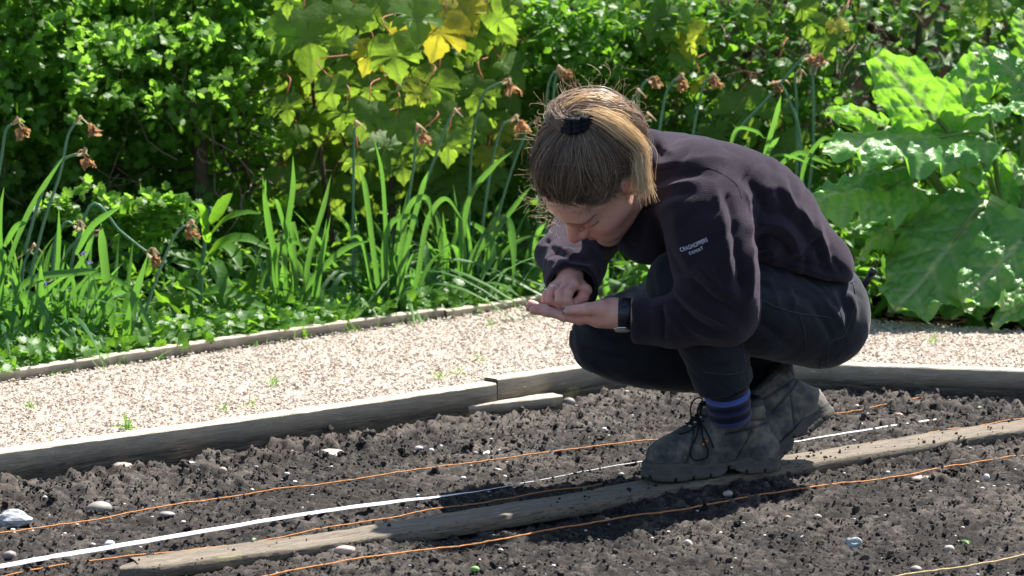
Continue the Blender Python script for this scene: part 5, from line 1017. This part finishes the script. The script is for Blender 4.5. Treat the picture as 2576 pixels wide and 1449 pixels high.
def daff(base, Yb, n, hr, lab, heros=(), flowers=(), width=(.008, .0155), spr=.05, lean=.28, bendp=.68):
    c = G(*base, .05) if Yb is None else P(base[0], base[1], Yb) * [1, 1, 0] + [0, 0, .05]; t = empty('daffodil_clump', c, lab, 'daffodils', 'daffodil clumps along the border'); mb = MB()
    for _ in range(n):
        b = c + np.array([RNG.normal() * spr, RNG.normal() * spr, -.01]); va = RNG.random() * .86
        auto_blade(mb, b, RNG.uniform(*hr), RNG.uniform(*width), RNG.uniform(0, 2 * pi), abs(RNG.normal()) * lean, RNG.random() * 1.35 if RNG.random() < bendp else RNG.random() * .25, va)
    for pts, w_, va in heros: blade_px(mb, pts, c[1] - .09, w_, min(va, .86), dY=-.06)
    mb.build('leaves', M_daf, t)
    for stem, fl, kind in flowers:
        Y = c[1] + RNG.uniform(-.06, .02); q = catmull([P(x, y, Y) for x, y in stem], 6); mb = MB(); V, F = tube(q, np.linspace(.0042, .0030, len(q)), 7); mb.add(V, F); st_ = mb.build('flower_stem', M_stem, t)
        e = q[-1]; hk = catmull([e, e + np.array([.012, -.002, .010]), P(fl[0], fl[1] - 10, Y)], 4); mb = MB(); V, F = tube(hk, .0018, 5); mb.add(V, F)
        s_ = np.array([[0, 0, 0], [.35, 0, .5], [0, 0, 1], [-.35, 0, .5]]) ; V, F = ribbon(catmull([e - (q[-1] - q[-3]) * .6, e + norm((q[-1] - q[-2])[None])[0] * .02, e + np.array([.016, -.003, .012]), e + np.array([.03, -.004, -.004])], 4), np.array([.004, .010, .012, .013, .012, .010, .009, .008, .006, .005, .004, .003, .002])[:13], np.array([.3, 1, .2]), .5); mb.add(V, F); mb.build('spathe', M_pap, st_)
        if kind:
            mb = MB(); f0 = P(fl[0], fl[1], Y); col = .9 if kind == 2 else .35
            for k in range(9):
                a = k * 2 * pi / 9 + RNG.random() * .5; d = np.array([cos(a) * .55, sin(a) * .55, -.75]) + np.array([.3, 0, 0]); d = norm(d[None])[0]; L = RNG.uniform(.018, .030) * (1.35 if kind == 2 else 1); qq = np.array([f0 + [0, 0, .012] + d * L * u + RNG.normal(size=3) * .0028 for u in np.linspace(0, 1, 6)]); V, F = ribbon(qq, np.array([.004, .009, .013, .012, .009, .003]) * RNG.uniform(.8, 1.2), norm(RNG.normal(size=3)[None])[0], .4); V = V + .0018 * RNG.normal(size=V.shape); mb.add(V, F, np.clip(col + .3 * RNG.normal(), 0, 1))
            mb.add(I2[0] * [.006, .006, .011] * (1 + .3 * fbm(I2[0] * 2, 2, 3)[:, None]) + f0, I2[1], col); mb.build('withered_flower', M_pet, st_)
    return t
daff((60, 905), None, 80, (.18, .36), 'large daffodil clump with arching leaves at the left edge of the border', heros=[
 ([(0, 766), (83, 700), (200, 683), (252, 680)], 22, .2), ([(0, 800), (60, 743), (100, 766), (117, 816), (110, 883), (87, 933)], 27, .3), ([(-20, 798), (30, 803), (43, 883), (55, 943)], 36, .15), ([(0, 720), (60, 560), (110, 470), (160, 395)], 16, .1), ([(-10, 880), (0, 700), (-5, 560), (10, 470)], 26, .4), ([(10, 920), (60, 800), (90, 740)], 20, .6), ([(55, 900), (62, 820), (60, 760)], 14, .8), ([(10, 620), (40, 570), (70, 560)], 18, .3)],
 flowers=[([(-30, 640), (-8, 470), (5, 385), (14, 330), (30, 312)], (54, 336), 1), ([(60, 760), (110, 560), (150, 440), (170, 345), (190, 308)], (232, 330), 1), ([(60, 640), (100, 500), (140, 420), (165, 398), (192, 388)], (216, 412), 1), ([(60, 760), (55, 700), (62, 660), (75, 630)], (34, 668), 0)])
daff((215, 890), None, 75, (.16, .30), 'daffodil clump with folded leaves between the left clump and the leafy plant', heros=[
 ([(200, 766), (260, 740), (300, 730), (327, 730), (337, 783), (327, 870)], 24, .4), ([(190, 640), (233, 566), (312, 514)], 20, .7), ([(287, 843), (272, 740), (258, 620), (254, 560)], 26, .35), ([(196, 770), (225, 700), (280, 700), (330, 735), (360, 790), (390, 850), (395, 898)], 20, .5), ([(200, 920), (190, 860), (205, 790)], 12, .95), ([(310, 860), (335, 760), (372, 640)], 22, .4), ([(130, 790), (145, 640), (148, 520)], 17, .2), ([(150, 740), (215, 640), (240, 560)], 16, .4)],
 flowers=[([(340, 870), (380, 740), (430, 610), (455, 575), (465, 568)], (478, 590), 1), ([(150, 780), (225, 520), (300, 580), (350, 620), (370, 634)], (388, 660), 1), ([(120, 760), (160, 650), (200, 600), (230, 590)], (262, 604), 0), ([(130, 700), (140, 600), (165, 560), (185, 565)], (192, 590), 0)])
daff((740, 818), None, 24, (.16, .30), 'upright daffodil clump in the middle, right of the leafy plant', heros=[
 ([(715, 825), (700, 700), (675, 560), (660, 440)], 20, .5), ([(722, 822), (715, 640), (735, 480), (737, 393)], 19, .4), ([(745, 812), (735, 660), (700, 520), (690, 500)], 16, .3), ([(755, 815), (780, 640), (815, 520), (833, 440)], 18, .45), ([(770, 815), (800, 690), (822, 550)], 14, .3), ([(690, 822), (770, 720), (860, 630), (940, 602)], 20, .75), ([(712, 800), (690, 690), (705, 615), (752, 612), (775, 660)], 16, .3), ([(740, 810), (745, 700), (735, 560), (760, 640)], 15, .5), ([(790, 800), (810, 650), (832, 540)], 15, .2), ([(675, 600), (665, 500), (668, 450)], 12, .5)])
daff((985, 800), None, 60, (.18, .34), 'tall daffodil clump in the centre with three withered flower stems', heros=[([(960, 790), (940, 640), (920, 480), (905, 420)], 17, .4), ([(975, 790), (970, 600), (960, 440), (940, 345)], 16, .3), ([(1000, 790), (1010, 640), (1030, 520), (1075, 500), (1090, 580)], 18, .5), ([(970, 760), (965, 640), (985, 560), (1040, 545), (1052, 575)], 18, .25), ([(1000, 780), (1020, 640), (1060, 480), (1078, 430)], 17, .5), ([(940, 790), (930, 700), (905, 600), (860, 610)], 14, .3), ([(1020, 790), (1050, 700), (1075, 560), (1120, 500), (1165, 555)], 18, .3)],
 flowers=[([(890, 760), (888, 600), (889, 450), (891, 345), (892, 322)], (892, 318), 0), ([(1000, 760), (1020, 560), (1040, 420), (1045, 350), (1046, 330)], (1064, 352), 1), ([(1010, 770), (1040, 560), (1100, 380), (1122, 320), (1135, 290)], (1152, 293), 0)])
daff((1165, 770), None, 60, (.16, .34), 'daffodil clump left of the head with two orange brown flowers', heros=[([(1150, 740), (1160, 640), (1180, 500), (1240, 420), (1290, 380)], 18, .6), ([(1160, 770), (1165, 640), (1155, 560), (1165, 520)], 22, .3), ([(1140, 770), (1190, 650), (1250, 560), (1280, 560), (1292, 640), (1290, 715)], 26, .3), ([(1120, 720), (1110, 620), (1100, 540), (1060, 500)], 18, .4), ([(1200, 740), (1240, 600), (1300, 510), (1335, 470)], 18, .5), ([(1040, 700), (1100, 740), (1140, 752), (1160, 790)], 20, .3), ([(1185, 560), (1225, 590), (1240, 640), (1220, 690)], 22, .4), ([(1210, 655), (1215, 690), (1196, 724)], 14, .95)],
 flowers=[([(1180, 700), (1180, 500), (1190, 340), (1215, 240), (1245, 215), (1262, 208)], (1282, 222), 2), ([(1200, 700), (1220, 520), (1240, 400), (1262, 320), (1282, 304)], (1308, 318), 2), ([(1230, 700), (1250, 560), (1290, 420), (1330, 320), (1338, 310)], (1345, 300), 0)])
daff((1290, 740), 2.45, 50, (.16, .32), 'daffodil clump half hidden behind the bowed head', heros=[([(1330, 740), (1370, 650), (1440, 610), (1480, 590)], 20, .7), ([(1340, 700), (1350, 600), (1372, 560)], 18, .6)], flowers=[([(1345, 700), (1360, 450), (1375, 250), (1382, 205), (1395, 180)], (1422, 188), 1), ([(1365, 700), (1380, 450), (1392, 250), (1396, 205), (1402, 185)], (1400, 196), 0)])
daff((1620, 620), 2.35, 34, (.22, .38), 'daffodils behind the person with four brown drooping flowers in a row', spr=.09, flowers=[([(1590, 560), (1600, 400), (1592, 260), (1596, 240)], (1602, 245), 0), ([(1570, 560), (1590, 380), (1608, 240), (1625, 205), (1630, 203)], (1650, 210), 1), ([(1640, 560), (1650, 400), (1672, 250), (1690, 210), (1700, 200)], (1712, 218), 1), ([(1720, 560), (1740, 360), (1765, 230), (1776, 205), (1782, 198)], (1798, 212), 1), ([(1600, 560), (1615, 400), (1618, 320), (1622, 300)], (1612, 308), 1)])
daff((1960, 560), 2.32, 60, (.14, .34), 'daffodils right of the back with arching leaves and long flower stems', spr=.10, bendp=.6, heros=[([(1930, 480), (1960, 420), (2010, 385), (2060, 402), (2100, 420)], 16, .3), ([(1900, 470), (1940, 400), (1990, 395), (2070, 430)], 14, .3), ([(1910, 430), (1940, 370), (1960, 345)], 15, .4), ([(1830, 430), (1850, 330), (1900, 330), (1925, 350)], 12, .3), ([(1920, 400), (1950, 300), (1965, 240)], 16, .8), ([(2010, 480), (2030, 400), (2070, 350), (2100, 350)], 14, .3)],
 flowers=[([(1790, 480), (1850, 340), (1930, 250), (2010, 155), (2018, 148)], (2044, 160), 1), ([(2000, 520), (2005, 400), (2003, 260), (2000, 190), (2000, 186)], (2012, 180), 0), ([(2030, 520), (2045, 380), (2046, 260), (2044, 170), (2044, 166)], (2060, 152), 1), ([(2020, 480), (2010, 330), (1985, 250), (1965, 215), (1960, 212)], (1952, 222), 1)])
# ---------------- leafy plant
lp = empty('leafy_plant', G(500, 838, .05), 'tall plant with broad pointed glossy green leaves between two daffodil clumps', 'plant')
Yl = G(500, 838, .05)[1]; mb = MB(); q = catmull([P(503, 835, Yl), P(505, 720, Yl), (P(512, 640, Yl)), P(520, 575, Yl), P(530, 520, Yl)], 5); V, F = tube(q, np.linspace(.007, .004, len(q)), 8); mb.add(V, F); mb.build('stem', M_stem, lp)
for pts, w_, va, ny in (([(528, 560), (560, 520), (585, 487)], 52, .6, .8), ([(520, 600), (512, 560), (498, 520), (490, 512)], 60, .75, .4), ([(522, 610), (516, 580), (490, 550), (484, 565), (500, 618)], 46, .8, .2), ([(530, 590), (570, 550), (620, 535), (655, 538)], 24, .7, .5), ([(515, 660), (560, 610), (620, 600), (680, 628)], 40, .75, .5), ([(525, 640), (560, 620), (590, 640), (608, 678)], 46, .8, .3), ([(510, 680), (480, 650), (440, 640), (420, 645)], 44, .3, .5), ([(512, 690), (530, 665), (552, 690), (560, 750)], 58, .3, .2), ([(508, 740), (560, 730), (620, 755), (680, 778)], 42, .8, .4), ([(505, 740), (470, 720), (430, 680), (416, 670)], 40, .7, .4), ([(505, 770), (490, 760), (450, 760), (430, 790)], 50, .4, .4), ([(515, 750), (550, 740), (580, 790)], 56, .25, .3)):
    q = catmull([P(x, y, Yl - .02 - .03 * k) for k, (x, y) in enumerate(pts)], 6); s = np.linspace(0, 1, len(q)); wd = w_ * PX * np.sin(pi * np.clip(s * .93 + .07, 0, 1)) ** .8 * (1.0 + .08 * np.sin(s * 30)) + .001; t_ = norm(np.gradient(q, axis=0)); sd = np.cross(t_, np.array([0, -ny - .2, .8])); V, F = ribbon(q, wd, sd, .12); mb = MB(); mb.add(V, F, va); mb.build('leaf', M_grn, lp)
# violet flowers
M_vio = leafmat('violet_petal', (.25, .18, .55), (.35, .28, .7), (.4, .3, .7), .3, .6, .2)
for x, y, lab in ((210, 638, 'upper small violet flower among the left daffodil leaves'), (226, 660, 'second small violet flower just below the upper one'), (116, 714, 'small violet flower at the lower left by the big clump')):
    mb = MB(); c = P(x, y, 1.35); scatter(mb, rnd[0], rnd[1], np.repeat(c[None], 7, 0), rotmats(7, (0, -.6, .6), 1.2), np.full(7, .007)); o = mb.build('violet_flower', M_vio); tag(o, lab, 'flower', 'violet flowers in the border')
    mb = MB(); V, F = tube(catmull([c, c + [.01, .02, -.06], c + [.0, .03, -.14]], 4), .001, 4); mb.add(V, F); mb.build('stem', M_stem, o)

# ---------------- rhubarb
rh = empty('rhubarb', P(2560, 760, 2.15) * [1, 1, 0] + [0, 0, .05], 'huge rhubarb plant with crinkled glossy leaves at the right edge', 'rhubarb')
M_stalk = leafmat('rhubarb_stalk', (.12, .22, .06), (.16, .28, .07), (.3, .5, .08), .15, .4, .4)
def rleaf(base, tip, Y0, Y1, wpx, up, va=.5, ruff=.016, cup=.0, curl=0., seed=0, root=(2560, 770), Yr=2.2, droop=.0, heart=.28):
    B_ = P(*base, Y0); T_ = P(*tip, Y1); ax = T_ - B_; L = np.linalg.norm(ax); ax /= L; nz = np.asarray(up, float); nz = nz - ax * nz.dot(ax); nz /= np.linalg.norm(nz); sx = np.cross(ax, nz); w_ = wpx * PX / 2
    nu_, nv_ = 60, 76; U, Vv = np.meshgrid(np.linspace(-1, 1, nu_), np.linspace(0, 1, nv_), indexing='ij'); u = U.ravel(); v = Vv.ravel()
    prof = np.sin(pi * np.clip(v, 0, 1) ** .66) ** .48 * (1 - .10 * v) ; prof = np.clip(prof, .02, 1); edge = np.abs(u) ** 1
    x = u * w_ * prof * (1 + .09 * np.sin(v * 19 + seed) * edge); y = v * L - heart * w_ * edge ** 1.3 * (1 - v) ** 2.2
    side = np.sign(u); vein = np.exp(-(np.abs(u) * prof * w_ / .006) ** 2); s2 = (v * L - np.abs(x) * .85) / (L / 5.2); br = np.abs(s2 - np.round(s2)) * (L / 5.2); vein2 = np.exp(-(br / .0045) ** 2) * (np.abs(u) < .9) * (1 - .4 * np.abs(u)); vv = np.clip(vein + .8 * vein2, 0, 1)
    ph = v * L * 62 + seed * 1.7 + 1.2 * vn(np.stack([v * 6, u * 0, u * 0 + seed], 1), 3); z = 1.15 * ruff * edge ** 2.4 * (np.sin(ph + side) + .6 * np.sin(ph * 1.9 + seed * 2 + side * 2)) + cup * (x / w_) ** 2 * w_ - droop * L * v ** 2.2
    pk = np.stack([x, y, 0 * x + seed], 1); z = z + .0055 * (fbm(pk * 26, 2, 5)) * (1 - .3 * edge) + .0085 * (np.abs(vn(pk * 48, 9)) - .3) + .003 * (np.abs(vn(pk * 120, 19)) - .3) - .004 * vein - .0028 * vein2 + .004 * np.clip(br / .02, 0, 1) + .014 * vn(pk * 8 + seed, 12)
    yy = y + .006 * edge ** 4 * np.sin(ph * 1.4); W_ = B_ + x[:, None] * sx + yy[:, None] * ax + z[:, None] * nz
    i = np.arange(nu_ - 1)[:, None] * nv_ + np.arange(nv_ - 1)[None]; mb = MB(); mb.add(W_, np.stack([i, i + 1, i + nv_ + 1, i + nv_], -1).reshape(-1, 4), np.clip(va + .12 * fbm(pk * 12, 2, 3), 0, .88), vv); lf = mb.build('leaf', M_rhu, rh)
    R0 = P(*root, Yr); R0[2] = max(R0[2], .05); mid = (B_ + R0) / 2 + np.array([0, .02, .03]); q = catmull([R0, mid, B_, B_ + ax * L * .35 - nz * .003 - nz * droop * L * .08], 6); V, F = tube(q, np.linspace(.011, .0035, len(q)), 8); mb = MB(); mb.add(V, F, .5); mb.build('stalk', M_stalk, lf)
RL = [ # base, tip, Y0, Y1, width px, up vector, colour, ruffle, cup, droop, seed
 ((2385, 335), (2195, 125), 2.10, 2.00, 235, (-.25, .85, .5), .6, .014, -.3, .10), ((2400, 335), (2460, 130), 2.14, 2.16, 185, (.2, .9, .3), .55, .014, -.3, .05), ((2480, 240), (2450, 105), 2.25, 2.25, 90, (0, .9, .3), .7, .010, -.3, .05),
 ((2480, 345), (2085, 335), 2.12, 1.82, 280, (0, -.45, .9), .35, .016, -.5, .10), ((2215, 305), (2055, 240), 2.1, 1.98, 95, (-.2, .7, .6), .7, .012, -.8, .3), ((2250, 330), (2150, 400), 2.05, 1.9, 120, (-.5, -.5, .6), .3, .012, -.4, .2),
 ((2290, 470), (2005, 490), 2.05, 1.80, 250, (0, -.40, .9), .3, .016, -.5, .12), ((2300, 420), (2060, 450), 2.1, 1.9, 140, (0, -.3, .9), .3, .014, -.5, .14), ((2470, 520), (2250, 775), 2.0, 1.80, 390, (-.2, -.80, .6), .25, .014, -.30, .06), ((2620, 560), (2430, 740), 1.93, 1.78, 250, (-.1, -.9, .5), .15, .012, -.3, .1),
 ((2620, 260), (2480, 120), 2.2, 2.2, 150, (-.2, -.7, .6), .1, .014, -.3, .1), ((2640, 280), (2440, 250), 2.1, 2.0, 90, (0, -.3, .9), .2, .012, -.5, .15), ((2540, 560), (2420, 370), 2.2, 2.15, 200, (-.6, .8, .3), .8, .010, -.2, .05), ((2560, 560), (2540, 380), 2.25, 2.2, 150, (.2, .9, .2), .75, .010, -.2, .05),
 ((2250, 560), (2150, 640), 2.05, 1.92, 110, (-.3, .6, .5), .75, .010, -.4, .1), ((2330, 560), (2250, 480), 2.15, 2.1, 110, (0, .8, .4), .5, .010, -.3, .1), ((2460, 700), (2240, 760), 2.15, 2.0, 190, (0, -.6, .8), .1, .012, -.3, .1), ((2600, 700), (2400, 790), 2.0, 1.86, 120, (0, -.6, .8), .2, .012, -.3, .1),
 ((2620, 740), (2500, 815), 1.88, 1.76, 110, (0, -.7, .7), .7, .014, -.3, .1), ((2640, 680), (2520, 760), 1.9, 1.76, 100, (0, -.5, .8), .6, .014, -.4, .1), ((2590, 130), (2560, 20), 2.2, 2.2, 90, (-.5, -.7, .4), .2, .012, -.3, .05), ((2420, 560), (2130, 560), 2.25, 2.1, 190, (0, -.5, .8), .2, .012, -.4, .1), ((2400, 480), (2330, 600), 2.2, 2.05, 160, (0, -.8, .5), .2, .012, -.3, .05),
 ((2360, 500), (2200, 420), 2.22, 2.15, 140, (0, -.3, .9), .4, .012, -.4, .05), ((2680, 420), (2560, 420), 2.0, 1.95, 160, (-.4, -.6, .6), .3, .012, -.4, .1), ((2700, 560), (2600, 620), 1.95, 1.85, 200, (-.2, -.8, .5), .3, .012, -.3, .1), ((2480, 420), (2350, 380), 2.05, 1.98, 130, (0, -.35, .9), .35, .014, -.5, .1), ((2560, 480), (2460, 460), 2.3, 2.2, 160, (0, .9, .3), .6, .01, -.3, .05)]
for k, (b_, t_, Y0, Y1, w_, up_, va, rf_, cu_, dr_) in enumerate(RL): rleaf(b_, t_, Y0, Y1, w_, up_, va, rf_, cu_, seed=k + 1, droop=dr_)
